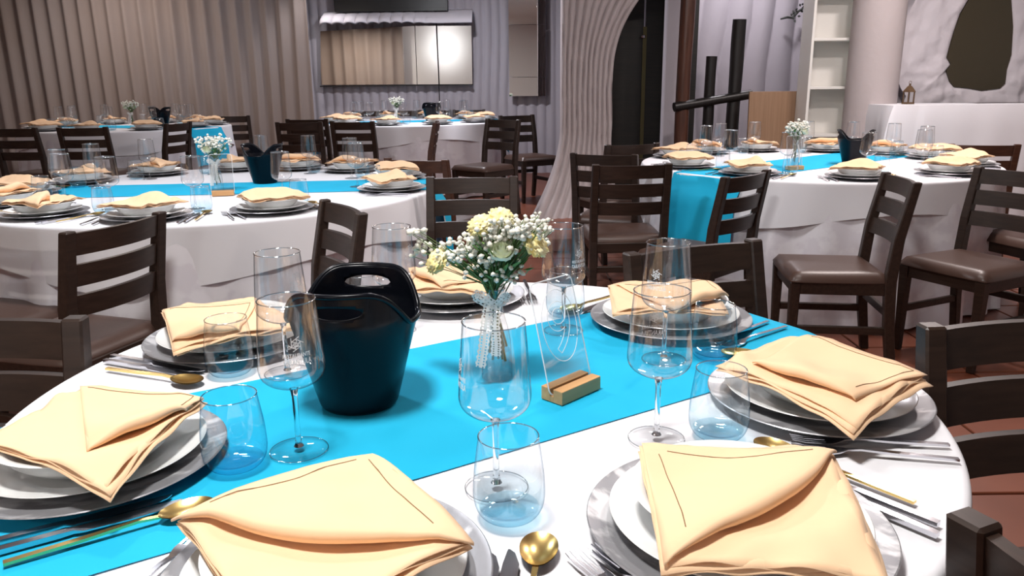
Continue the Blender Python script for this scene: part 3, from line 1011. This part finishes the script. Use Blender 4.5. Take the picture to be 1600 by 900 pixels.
def napkin_parts(base, ply, lift, bow, seed, plies=3, n=26, stitch=True):
    base = [Vector(p) for p in base]
    m = MB()
    for k in range(plies):
        rnd = random.Random(int(seed * 100) + k)
        inset = 1 - .018 * k
        cen = sum(base, Vector((0, 0))) / 4
        q = [cen + (p - cen) * inset + Vector((rnd.uniform(-.006, .006), rnd.uniform(-.006, .006))) for p in base]
        def fb_(i, j, q=q, k=k):
            u, v = i / (n - 1), j / (n - 1)
            p = q[0] * (1 - u) * (1 - v) + q[1] * u * (1 - v) + q[2] * u * v + q[3] * (1 - u) * v
            ed = min(u, 1 - u, v, 1 - v)
            rp = .0020 * math.sin(u * 19 + seed + k * 1.3) * math.sin(v * 17 + k) * (1 - smoothstep(0, .25, ed))
            fl = .0028 * k + (1 - smoothstep(0, .10, ed)) * .0012 * k * math.sin((u + v) * 14 + k * 2)
            return (p.x, p.y, drape(p.x, p.y, seed) + fl + rp)
        m.grid(n, n, fb_)
    f0, f1, e1, e0 = [Vector(p) for p in ply]
    mid_e = (e0 + e1) / 2
    ch = (f1 - f0)
    nrm = Vector((-ch.y, ch.x)).normalized()
    if nrm.dot(mid_e - (f0 + f1) / 2) > 0:
        nrm = -nrm
    nu, nv = 31, 22
    zo = .0028 * (plies - 1) + .003
    def plyf(u, v):
        b = bow * math.sin(PI * u)
        a = f0.lerp(f1, u) + nrm * b
        c = e0.lerp(e1, u)
        p = a.lerp(c, v)
        h = lift * (math.sin(PI * min(max(u, .0), 1)) ** .8)
        z = drape(p.x, p.y, seed) + zo + h * (1 - smoothstep(0, .62, v)) + .0016 * math.sin(u * 13 + v * 9 + seed) * (1 - v) + .003 * v * (1 - v)
        return Vector((p.x, p.y, z)), h
    def fp(i, j):
        u = i / (nu - 1)
        if j >= 7:
            v = (j - 7) / (nv - 8)
            return plyf(u, v)[0]
        # rolled fold and the ply returning underneath
        p, h = plyf(u, 0)
        hh = max(h, .003)
        if j >= 3:
            an = (7 - j) / 4 * PI
            rr = hh * .40
            out = nrm * (rr * math.sin(an) * .9)
            return Vector((p.x + out.x, p.y + out.y, p.z - rr + rr * math.cos(an)))
        k = (3 - j) / 3
        q = plyf(u, .05 + .30 * k)[0]
        zlow = drape(q.x, q.y, seed) + zo - .0012
        return Vector((q.x, q.y, max(zlow, min(p.z - .8 * hh, zlow + .004 * (1 - k)))))
    m.grid(nu, nv, fp)
    me = m.mesh('napkin', 'napkin', True, 55)
    st = None
    if stitch:
        s = MB()
        tri = (e0 - e1).length < .02
        P1, P2 = [], []
        for k in range(25):
            t = k / 24
            if tri:
                # inset line parallel to both free edges of the triangular ply
                P1.append(plyf(.10 + .0 * t, .10 + .72 * t)[0] if False else plyf(.09 / max(1 - (.08 + .74 * t) * .92, .16), .08 + .74 * t)[0])
                P2.append(plyf(1 - .09 / max(1 - (.08 + .74 * t) * .92, .16), .08 + .74 * t)[0])
            else:
                P1.append(plyf(.07 + .86 * t, .93)[0])
                P2.append(plyf(.93, .10 + .83 * t)[0])
        for P in (P1, P2):
            s.tube([p + Vector((0, 0, .0009)) for p in P], .0006, 4)
        st = s.mesh('stitch', 'stitch')
    return me, st


def add_napkin(me, st, label, loc, rz, group):
    o = ob('napkin', me, None, loc, rz)
    tag(o, label, 'napkin', group)
    if st:
        ob('hem_stitch', st, o)
    solidify(o, .0011, 0)
    return o


GEN = []
DAMP = .0085
for k in range(4):
    rnd = random.Random(40 + k)
    a0 = .3 + .5 * k
    q = [(.158 * math.cos(a0 + i * PI / 2) * rnd.uniform(.82, 1.12), .158 * math.sin(a0 + i * PI / 2) * rnd.uniform(.82, 1.12)) for i in range(4)]
    if k % 2:
        ply = [q[0], q[2], q[1], q[1]]
    else:
        v = [Vector(p) for p in q]
        ply = [v[0].lerp(v[3], .3), v[1].lerp(v[2], .3), v[2] * .98, v[3] * .98]
    GEN.append(napkin_parts(q, ply, .036, .012, 3.3 + k, 3, 18, False)[0])

DAMP = .0020
# ------------------------------------------------------------------ place settings
def wine_glass(x, y, z, label, logo=None, hero=True, rz=0.0):
    t = thing('wine_glass', label, 'glass', (x, y, z), rz, 'stemmed wine glasses')
    if hero:
        ob('bowl', PR['w_bowl'], t)
        ob('rim', PR['w_rim'], t)
        ob('stem', PR['w_stem'], t)
        f = ob('foot', PR['w_foot'], t)
        ob('foot_edge', PR['w_footrim'], f)
        if logo is not None:
            tag(ob('logo_print', PR['logo'], t, (0, 0, 0), R(logo)), 'white printed emblem with the words RESTAURANTE TARANTULA')
    else:
        ob('bowl_and_stem', PR['wine_lo'], t)
        ob('rim', PR['wine_rim_lo'], t)
    return t


def tumbler(x, y, z, label, hero=True):
    t = thing('tumbler', label, 'glass', (x, y, z), 0, 'blue-based tumblers')
    if hero:
        ob('body', PR['t_body'], t)
        ob('rim', PR['t_rim'], t)
        ob('base', PR['t_base'], t)
    else:
        ob('body', PR['tum_lo'], t)
        ob('rim', PR['tum_rim_lo'], t)
    return t


def setting(px, py, z, ang, where, grp, hero, idx, nap=None, cutlery=True, glasses=True, left=True, right=True):
    """px,py: centre of the charger; ang: outward angle in degrees of the seat"""
    rz = R(ang) + PI / 2            # local +Y points to the table centre
    sf = '' if hero else '_lo'
    c, s = math.cos(rz), math.sin(rz)
    def L(x, y):
        return (px + x * c - y * s, py + x * s + y * c)
    tag(ob('charger_plate', PR['charger' + sf], None, (px, py, z), rz), 'silver charger plate ' + where, 'charger plate', 'silver charger plates')
    tag(ob('dinner_plate', PR['plate' + sf], None, (px, py, z + .0055), rz), 'flat white dinner plate ' + where, 'plate', 'flat dinner plates')
    tag(ob('deep_plate', PR['deep' + sf], None, (px, py, z + .0150), rz), 'deep white plate ' + where, 'plate', 'deep plates')
    if nap:
        add_napkin(nap[0], nap[1], 'cream folded napkin ' + where, (px, py, z), 0, 'cream napkins')
    else:
        add_napkin(GEN[idx % 4], None, 'cream folded napkin ' + where, (px, py, z), rz + (idx * 1.7) % 6, 'cream napkins')
    if cutlery:
        items = []
        if left:
            items += [('fork', -.1465, -.036, 'inner fork ', 2), ('fork', -.181, -.032, 'outer fork ', -3)]
        if right:
            items += [('knife', .1585, -.030, 'inner knife ', 3), ('knife', .1785, -.020, 'outer knife ', 4), ('spoon', .203, .015, 'gold spoon ', 5)]
        for key, x, y, lb, rot in items:
            gx, gy = L(x, y)
            ex = (0, (.022 if abs(x) < .1600 and key == 'knife' else 0))[1]
            nm = {'fork': 'table_fork', 'knife': 'table_knife', 'spoon': 'table_spoon'}[key]
            o = ob(nm, PR[key], None, (gx, gy, z + .0002), rz + R(rot * (1 if key != 'fork' else 1)))
            tag(o, lb + where, key, {'fork': 'steel forks', 'knife': 'steel knives', 'spoon': 'gold spoons'}[key])
    if glasses:
        gx, gy = L(.112, .215)
        wine_glass(gx, gy, z, 'stemmed wine glass ' + where, None, hero)
        gx, gy = L(.160, .135 + .012)
        tumbler(gx, gy, z, 'blue-based tumbler ' + where, hero)


# ---- nearest table
TC = (-.065, 1.20)
ZT = round_table(TC[0], TC[1], .708, 0, 'the nearest table', 31.8, 1.0, .19)
NAP = {
 'A': ([(-0.157, 0.01), (0.027, 0.158), (0.141, -0.059), (-0.03, -0.204)], [(-0.103, -0.0), (-0.006, -0.143), (0.14, -0.051), (0.035, 0.143)], .020, .004),
 'B': ([(-0.092, 0.085), (0.132, 0.074), (0.095, -0.163), (-0.112, -0.141)], [(-0.108, -0.138), (0.133, 0.066), (-0.092, 0.085), (-0.092, 0.085)], .021, .020),
 'C': ([(0.017, 0.175), (0.149, -0.02), (-0.006, -0.166), (-0.167, 0.037)], [(-0.166, 0.035), (0.148, -0.024), (0.017, 0.175), (0.017, 0.175)], .019, .024),
 'D': ([(-0.112, -0.061), (-0.08, 0.124), (0.122, 0.075), (0.103, -0.164)], [(0.044, -0.092), (0.117, 0.024), (0.122, 0.07), (-0.078, 0.119)], .020, .004),
 'E': ([(-0.151, 0.033), (0.013, 0.117), (0.163, -0.078), (-0.035, -0.194)], [(-0.049, -0.159), (0.059, -0.127), (0.023, 0.087), (-0.142, 0.019)], .022, .004),
 'F': ([(-0.108, 0.063), (0.051, 0.096), (0.089, -0.150), (-0.072, -0.131)], [(-0.099, 0.011), (-0.014, -0.134), (0.08, -0.082), (-0.019, 0.1)], .022, .004),
 'G': ([(-0.117, 0.102), (0.11, 0.103), (0.082, -0.131), (-0.132, -0.114)], [(-0.017, -0.136), (0.109, -0.035), (0.105, 0.091), (-0.107, 0.073)], .026, .004),
}
PLACES = [('A', .472, 1.120, -8.5, 'at the right-hand place of the nearest table'),
          ('G', .328, 1.541, 41.0, 'at the right rear place of the nearest table'),
          ('F', -.136, 1.737, 97.5, 'at the far place behind the nearest bouquet'),
          ('E', -.545, 1.441, 153.3, 'at the left rear place of the nearest table'),
          ('D', -.556, .940, 207.9, 'at the front left place of the nearest table'),
          ('C', -.187, .675, 256.9, 'at the front centre place of the nearest table'),
          ('B', .245, .762, 305.3, 'at the front right place of the nearest table')]
for k, (key, x, y, a, wh) in enumerate(PLACES):
    b, p, li, bo = NAP[key]
    setting(x, y, ZT, a, wh, None, True, k, nap=napkin_parts(b, p, li, bo, 1.3 + k * 2.1), glasses=False)
for x, y, lg, wh in [(-.022, .865, -75, 'at the front centre, on the runner edge of the nearest table'),
                     (.200, .995, 182, 'in front of the wooden sign block, nearest table'),
                     (.272, 1.315, -38, 'before the right rear napkin of the nearest table'),
                     (.103, 1.490, 42, 'behind the acrylic number sign'),
                     (-.295, .972, 27, 'left of the nearest black bucket, its print facing the camera'),
                     (-.393, 1.268, 150, 'before the left rear napkin of the nearest table'),
                     (-.236, 1.503, 130, 'rising behind the nearest black bucket')]:
    wine_glass(x, y, ZT, 'stemmed wine glass ' + wh, lg)
for x, y, wh in [(-.006, .800, 'at the front centre of the nearest table, beside the gold spoon'),
                 (.288, 1.002, 'left of the right-hand place of the nearest table'),
                 (.362, 1.322, 'before the right rear plates of the nearest table'),
                 (.114, 1.597, 'seen through the acrylic number sign'),
                 (-.366, .928, 'right of the front left plates of the nearest table'),
                 (-.492, 1.270, 'before the left rear plates of the nearest table'),
                 (-.318, 1.585, 'hidden behind the nearest black bucket')]:
    tumbler(x, y, ZT, 'blue-based tumbler ' + wh)


# ------------------------------------------------------------------ ice bucket
def bucket_meshes(nu=176, nv=46):
    H0, H1 = .142, .198
    def ztop(a):
        c = abs(math.cos(a))
        return H0 + (H1 - H0) * smoothstep(.30, .93, c) ** .9
    prof = [(0.0, .058), (.004, .061), (.03, .068), (.08, .081), (.13, .0945), (.15, .0990), (.21, .1010)]
    def rad(z):
        for (z0, r0), (z1, r1) in zip(prof, prof[1:]):
            if z <= z1:
                return r0 + (r1 - r0) * (z - z0) / (z1 - z0)
        return prof[-1][1]
    sa, sb, zc = .037, .0095, .172
    par = {}
    def param(i, j):
        a = 2 * PI * i / nu
        t = j / (nv - 1)
        return a, t * ztop(a)
    def met(a, z):
        d = (a + PI / 2) % PI - PI / 2        # handles at a=0 and pi
        s = d * .092
        return d, math.hypot(s / sa, (z - zc - 0.10 * 0) / sb)
    kill = set()
    for j in range(nv - 1):
        for i in range(nu):
            cs = [param(i, j), param(i + 1, j), param(i + 1, j + 1), param(i, j + 1)]
            es = [met(a, z)[1] for a, z in cs]
            if sum(es) / 4 < 1.0:
                kill.add((i, j))
    for j in range(nv):
        for i in range(nu):
            a, z = param(i, j)
            adj = [((i - 1) % nu, j - 1), (i, j - 1), ((i - 1) % nu, j), (i, j)]
            kk = [q in kill for q in adj]
            if any(kk) and not all(kk):
                d, e = met(a, z)
                base = a - d
                a = base + d / e
                z = zc + (z - zc) / e
            par[(i, j)] = (a, z)
    def fn(i, j):
        a, z = par[(i, j)]
        r = rad(z)
        return (-r * math.sin(a), r * math.cos(a), z)
    m = MB().grid(nu, nv, fn, closed=True, skip=lambda i, j: (i, j) in kill)
    body = m.mesh('bucket_body', 'bucket', True, 60)
    bottom = MB().lathe([(.001, .004), (.0565, .004), (.058, .001), (.057, 0), (.001, 0)], 48).mesh('bucket_bottom', 'bucket', True, 40)
    pts = []
    for i in range(nu + 1):
        a = 2 * PI * i / nu
        z = ztop(a)
        r = rad(z) + .0015
        pts.append((-r * math.sin(a), r * math.cos(a), z))
    rim = MB().tube(pts, .0042, 8, False).mesh('bucket_rim', 'bucket', True, 80)
    return body, bottom, rim


BK = bucket_meshes()
def bucket(x, y, z, deg, label):
    t = thing('ice_bucket', label, 'bucket', (x, y, z), R(deg), 'black ice buckets')
    solidify(ob('body', BK[0], t), .0032, -1)
    ob('bottom', BK[1], t)
    ob('rim', BK[2], t)
    return t


bucket(-.243, 1.140, ZT + .0005, -4, 'large glossy black ice bucket on the nearest table')

# ------------------------------------------------------------------ number sign
def sign_meshes():
    d = {}
    m = MB()
    # block with a slot along its length (local x)
    m.box((0, -.0125, .011), (.096, .0185, .022))
    m.box((0, .0125, .011), (.096, .0185, .022))
    m.box((0, 0, .005), (.096, .0075, .010))
    d['block'] = m.mesh('block', 'block', False, bevel=.0006)
    def rr(hw, hb, hh, rad):
        # rounded trapezoid outline, y from 0 to hh
        cs = [(-hb + rad, rad, PI, 1.5 * PI), (hb - rad, rad, 1.5 * PI, 2 * PI), (hw - rad, hh - rad, 0, PI / 2), (-hw + rad, hh - rad, PI / 2, PI)]
        P = []
        for cx, cy, a0, a1 in cs:
            for k in range(9):
                a = a0 + (a1 - a0) * k / 8
                P.append((cx + rad * math.cos(a), cy + rad * math.sin(a)))
        return P
    P = rr(.050, .051, .178, .012)
    n = len(P)
    T = .0014
    m = MB()
    m.add([(x, -T, y) for x, y in P] + [(x, T, y) for x, y in P], [tuple(range(n)), tuple(reversed(range(n, 2 * n)))])
    d['sheet'] = m.mesh('sheet', 'acrylic', False)
    m = MB()
    m.tube([(x, 0, y) for x, y in P + [P[0]]], .0011, 6, False)
    d['edge'] = m.mesh('edge', 'engrave', True, 180)
    m = MB()
    for sc in (1.0,):
        m.tube([(.040 * sc * math.cos(k * PI / 30), -T - .0003, .103 + .058 * sc * math.sin(k * PI / 30)) for k in range(61)], .0007, 5, False)
    d['oval'] = m.mesh('oval', 'engrave', True, 180)
    # outline of the digit
    c = bpy.data.curves.new('nine', 'FONT')
    c.body = '9'
    c.size = .118
    c.align_x = 'CENTER'
    c.fill_mode = 'NONE'
    c.bevel_depth = .0006
    c.bevel_resolution = 1
    c.resolution_u = 6
    o = bpy.data.objects.new('nine', c)
    COL.objects.link(o)
    dg = bpy.context.evaluated_depsgraph_get()
    me = o.evaluated_get(dg).to_mesh()
    vs = [(v.co.x, -T - .0003 - v.co.z, v.co.y + .060) for v in me.vertices]
    fs = [tuple(p.vertices) for p in me.polygons]
    o.evaluated_get(dg).to_mesh_clear()
    bpy.data.objects.remove(o)
    m = MB()
    m.add(vs, fs)
    d['digit'] = m.mesh('digit', 'engrave', True, 180)
    return d


SG = sign_meshes()
def sign(x, y, z, deg, lean, label, full=True):
    t = thing('number_sign', label, 'sign', (x, y, z), R(deg), 'acrylic table number signs')
    ob('wooden_base', SG['block'], t)
    p = ob('acrylic_sheet', SG['sheet'], t, (0, 0, .010))
    p.rotation_euler = (R(lean), 0, 0)
    ob('sheet_edge', SG['edge'], p)
    if full:
        ob('engraved_oval', SG['oval'], p)
        ob('engraved_number', SG['digit'], p)
    return t


sign(.0935, 1.160, ZT + .0005, 45.5, -15, 'clear acrylic sheet engraved with a number in a wooden base, nearest table')

# ------------------------------------------------------------------ flower vases
def flower_meshes(hero):
    rnd = random.Random(11 if hero else 5)
    d = {}
    VP = [(.0001, .001), (.024, .001), (.0258, .004), (.0258, .022), (.0248, .045), (.0235, .068), (.0195, .090), (.0145, .108), (.0118, .122), (.0118, .138), (.0142, .152), (.0150, .156)]
    d['bottle'] = MB().lathe(dense(VP, 3), 40).mesh('bottle', 'glass', True, 80)
    d['bottle_rim'] = MB().lathe(ring(.0150, .156, .0009), 40).mesh('brim', 'glass_rim', True, 180)
    d['bottle_base'] = MB().lathe([(.0001, .009), (.022, .009), (.0245, .006), (.0245, .0015), (.0001, .0015)], 40).mesh('bbase', 'glass_foot', True, 50)
    d['water'] = MB().lathe([(.0001, .011), (.0235, .011), (.0238, .022), (.0230, .050), (.0001, .0502)], 32).mesh('water', 'water', True, 50)
    # stems inside the bottle
    m = MB()
    N = 16 if hero else 8
    tips = []
    for k in range(N):
        a = rnd.uniform(0, 2 * PI)
        r = rnd.uniform(.004, .017)
        p0 = Vector((r * math.cos(a), r * math.sin(a), rnd.uniform(.03, .06)))
        p1 = Vector((.006 * math.cos(a + 2), .006 * math.sin(a + 2), .13))
        b = rnd.uniform(0, 2 * PI)
        q = rnd.uniform(.02, .07)
        p2 = Vector((q * math.cos(b), q * math.sin(b), rnd.uniform(.19, .225)))
        m.tube([p0, p0.lerp(p1, .5), p1, p1.lerp(p2, .5) + Vector((0, 0, .008)), p2], [.0022, .002, .0018, .0015, .0011], 5)
        tips.append((p1, p2))
    # gypsophila heads: sprays of tiny blossoms
    bl = MB()
    def puff(c, r):
        bm = bmesh.new()
        bmesh.ops.create_icosphere(bm, subdivisions=1, radius=r)
        vs = []
        for v in bm.verts:
            k = 1 + rnd.uniform(-.22, .22)
            vs.append(c + Vector((v.co.x * k, v.co.y * k, v.co.z * k * .85)))
        bl.add(vs, [tuple(v.index for v in f.verts) for f in bm.faces])
        bm.free()
    def spray(origin, c, rad, count, rmin, rmax):
        for q in range(count):
            dv = Vector((rnd.gauss(0, 1), rnd.gauss(0, 1), rnd.gauss(0, 1))).normalized() * (rnd.random() ** .45)
            e = c + Vector((dv.x * rad[0], dv.y * rad[1], dv.z * rad[2]))
            puff(e, rnd.uniform(rmin, rmax))
            if q % 2 == 0:
                mid = origin.lerp(e, .62) + Vector((rnd.uniform(-.008, .008), rnd.uniform(-.008, .008), .004))
                m.tube([origin, mid, e], [.0009, .0007, .0005], 4, False)
    top = Vector((0, 0, .155))
    if hero:
        spray(top, Vector((.028, .0, .248)), (.072, .055, .034), 230, .0034, .0062)
        spray(top, Vector((-.035, -.01, .222)), (.062, .05, .028), 140, .0034, .0060)
        spray(top, Vector((-.125, .01, .228)), (.024, .025, .036), 26, .0042, .0066)
        spray(top, Vector((.005, -.02, .190)), (.062, .04, .020), 40, .0030, .0052)
        spray(top, Vector((.075, .0, .262)), (.022, .03, .022), 22, .0016, .0045)
        spray(top, Vector((.020, -.035, .262)), (.060, .02, .022), 70, .0034, .0058)
    else:
        spray(top, Vector((.0, .0, .228)), (.088, .07, .052), 150, .005, .0085)
    for k in range(3):
        pass
    d['stems'] = m.mesh('stems', 'stem', True, 80)
    d['blossoms'] = bl.mesh('blossoms', 'blossom', True, 80)
    # leaves
    m = MB()
    for k in range(46 if hero else 16):
        a = rnd.uniform(0, 2 * PI)
        c = Vector((math.cos(a) * rnd.uniform(.01, .05), math.sin(a) * rnd.uniform(.01, .045), rnd.uniform(.175, .225)))
        dr = Vector((math.cos(a) * .7 + rnd.uniform(-.3, .3), math.sin(a) * .7, rnd.uniform(.2, 1))).normalized() * rnd.uniform(.018, .034)
        sd = dr.cross(Vector((rnd.uniform(-.3, .3), rnd.uniform(-.3, .3), 1))).normalized() * rnd.uniform(.003, .006)
        up = Vector((0, 0, .003))
        m.add([c, c + dr * .35 + sd, c + dr * .75 + sd * .7, c + dr, c + dr * .75 - sd * .7, c + dr * .35 - sd, c + dr * .5 - up], [(0, 1, 6), (1, 2, 6), (2, 3, 6), (3, 4, 6), (4, 5, 6), (5, 0, 6)])
    d['leaves'] = m.mesh('leaves', 'leaf', True, 60)
    # ruffled carnation and cupped rose
    def carnation(R0, mat):
        m = MB()
        def fn(i, j):
            a = 2 * PI * i / 44
            p = j / 16 * PI * .72
            rf = 1 + .16 * math.sin(a * 7 + 5 * math.sin(p * 5)) * math.sin(p) + .20 * nz(math.cos(a) * math.sin(p) * 4, math.sin(a) * math.sin(p) * 4, math.cos(p) * 4)
            return (R0 * 1.15 * rf * math.sin(p) * math.cos(a), R0 * 1.15 * rf * math.sin(p) * math.sin(a), R0 * .75 * rf * math.cos(p))
        m.grid(44, 17, fn, closed=True)
        return m.mesh('carnation', mat, True, 80)
    def rose(R0, mat):
        m = MB()
        for lay in range(4):
            for k in range(5):
                a0 = 2 * PI * k / 5 + lay * .7
                def fn(i, j, a0=a0, lay=lay):
                    a = a0 + (i / 8 - .5) * 1.75
                    t = j / 6
                    r = R0 * (.28 + .24 * lay) * (math.sin(min(t * 1.25, 1.15) * PI / 2) * .95 + .05) * (1 - .10 * t * (3 - lay) * .5)
                    z = R0 * (-.55 + 1.55 * t - .18 * lay * t - .25 * (abs(i / 8 - .5) * 2) ** 2 * t)
                    return (r * math.cos(a), r * math.sin(a), z)
                m.grid(9, 7, fn)
        return m.mesh('rose', mat, True, 80)
    d['carnation'] = carnation(.0175, 'bud')
    d['rose'] = rose(.020, 'rose')
    # lace ribbon: bow and two tails (real holes along both edges)
    m = MB()
    def lace(path, wid, n):
        P = [Vector(p) for p in path]
        def at(t):
            t *= len(P) - 1
            k = min(int(t), len(P) - 2)
            return P[k].lerp(P[k + 1], t - k)
        def fn(i, j):
            c = at(i / (n - 1))
            dx = (at(min(1, i / (n - 1) + .02)) - at(max(0, i / (n - 1) - .02))).normalized()
            sd = Vector((dx.z, .25, -dx.x)).normalized() if abs(dx.y) < .95 else Vector((1, 0, 0))
            wv = (j / 6 - .5) * wid * (1 + (.14 * math.sin(i * 1.6) if j in (0, 6) else 0))
            return c + sd * wv
        m.grid(n, 7, fn, skip=lambda i, j: j in (1, 4) and i % 2 == 0)
    lace([(-.012, -.016, .132), (-.017, -.024, .10), (-.021, -.030, .065), (-.027, -.033, .030)], .017, 44)
    lace([(.0, -.015, .130), (-.002, -.024, .098), (.0, -.0285, .070), (-.001, -.030, .048)], .017, 36)
    lace([(-.004, -.014, .133), (-.020, -.020, .150), (-.034, -.016, .152), (-.030, -.012, .140), (-.004, -.012, .130)], .013, 30)
    lace([(.002, -.013, .133), (.014, -.016, .148), (.020, -.010, .150), (.016, -.006, .138), (.002, -.010, .131)], .011, 24)
    lace([(.0135 * math.cos(t * .5), .0135 * math.sin(t * .5), .131) for t in range(14)], .010, 36)
    d['lace'] = m.mesh('lace', 'lace', True, 80)
    bu = MB()
    for k in range(60):
        a = rnd.uniform(0, 2 * PI)
        r = .0232 * rnd.uniform(.85, 1)
        bm = bmesh.new()
        bmesh.ops.create_icosphere(bm, subdivisions=1, radius=rnd.uniform(.0004, .0009))
        c = Vector((r * math.cos(a), r * math.sin(a), rnd.uniform(.014, .048)))
        bu.add([v.co + c for v in bm.verts], [tuple(v.index for v in f.verts) for f in bm.faces])
        bm.free()
    d['bubbles'] = bu.mesh('bubbles', 'glass_rim', True, 180)
    return d


FH, FL_ = flower_meshes(True), flower_meshes(False)
def bouquet(x, y, z, deg, label, hero):
    D = FH if hero else FL_
    t = thing('flower_vase', label, 'vase', (x, y, z), R(deg), 'bottle vases with small bouquets')
    b = ob('bottle', D['bottle'], t)
    ob('bottle_rim', D['bottle_rim'], b)
    if hero:
        ob('bottle_base', D['bottle_base'], b)
        ob('water', D['water'], t)
        tag(ob('bubbles', D['bubbles'], t), kind='stuff')
    ob('stems', D['stems'], t)
    tag(ob('baby_breath_blossoms', D['blossoms'], t), kind='stuff')
    ob('leaves', D['leaves'], t)
    ob('lace_ribbon', D['lace'], t)
    pos = [(-.022, -.02, .266, 'carnation', -22), (.010, -.012, .276, 'carnation', 10), (.066, -.022, .232, 'carnation', 40), (-.094, -.012, .206, 'carnation', -50)] if hero else []
    for px, py, pz, k, tl in pos:
        o = ob('carnation', D[k], t, (px, py, pz))
        o.rotation_euler = (R(22), R(tl), 0)
    o = ob('rose', D['rose'], t, (.012, -.045, .226) if hero else (-.03, -.05, .20))
    o.rotation_euler = (R(35), 0, 0)
    return t


bouquet(-.027, 1.236, ZT + .0005, 0, 'bottle vase with lace bow, baby breath and yellow carnations, nearest table', True)

# ------------------------------------------------------------------ the other tables
ORD = ['nearest', 'first', 'second', 'third', 'fourth', 'fifth', 'sixth', 'seventh', 'eighth', 'ninth', 'tenth', 'eleventh']
def others(cx, cy, ringr, z, angles, where, cut_front=True):
    for k, a in enumerate(angles):
        wh = 'at the seat nearest the camera, %s' % where if k == 0 else 'at the %s seat anticlockwise from the nearest, %s' % (ORD[k], where)
        x, y = cx + ringr * math.cos(R(a)), cy + ringr * math.sin(R(a))
        setting(x, y, z, a, wh, None, False, k, cutlery=cut_front and (math.sin(R(a)) < .35))


LT = (-1.45, 3.85)
z = round_table(LT[0], LT[1], 1.07, 0, 'the left middle table', 5, 4.0, .20, .045)
others(LT[0], LT[1], .895, z, [-87, -57, -10, 22, 55, 80, 103, 132, 160, 190, 215, 243], 'left middle table')
bucket(-1.285, 4.06, z, 82, 'black ice bucket on the left middle table')
bouquet(-1.415, 3.74, z, 20, 'bottle vase with white flowers on the left middle table', False)
sign(-1.335, 3.585, z, 14, -8, 'acrylic sign in a wooden base on the left middle table', False)
RT = (1.85, 4.80)
z = round_table(RT[0], RT[1], 1.02, 0, 'the right table', 38, 7.0, .20, .045)
others(RT[0], RT[1], .845, z, [-95, -57, -22, 10, 36, 62, 95, 124, 150, 195, 228], 'right table')
bucket(2.05, 4.66, z, 66, 'black ice bucket on the right table')
bouquet(1.645, 4.52, z, 60, 'bottle vase with white flowers on the right table', False)
sign(1.60, 4.38, z, 20, -8, 'acrylic sign in a wooden base on the right table', False)
FT = (-3.98, 8.25)
z = round_table(FT[0], FT[1], 1.0, PZ, 'the far left table', -20, 9.0, .18, .04)
others(FT[0], FT[1], .825, z, [-90, -54, -18, 18, 54, 90, 126, 162, 198, 234], 'far left table', False)
bucket(-3.55, 8.05, z, 80, 'black ice bucket on the far left table')
bouquet(-3.82, 8.0, z, 0, 'bottle vase with faded flowers on the far left table', False)
MT = (-1.10, 8.78)
z = round_table(MT[0], MT[1], 1.0, PZ, 'the table under the mirror', 12, 12.0, .18, .04)
others(MT[0], MT[1], .825, z, [-100, -64, -28, 8, 44, 80, 116, 152, 188, 224], 'table under the mirror', False)
bucket(-.85, 8.60, z, 25, 'black ice bucket on the table under the mirror')
bouquet(-1.22, 8.55, z, 0, 'bottle vase with pale flowers on the table under the mirror', False)
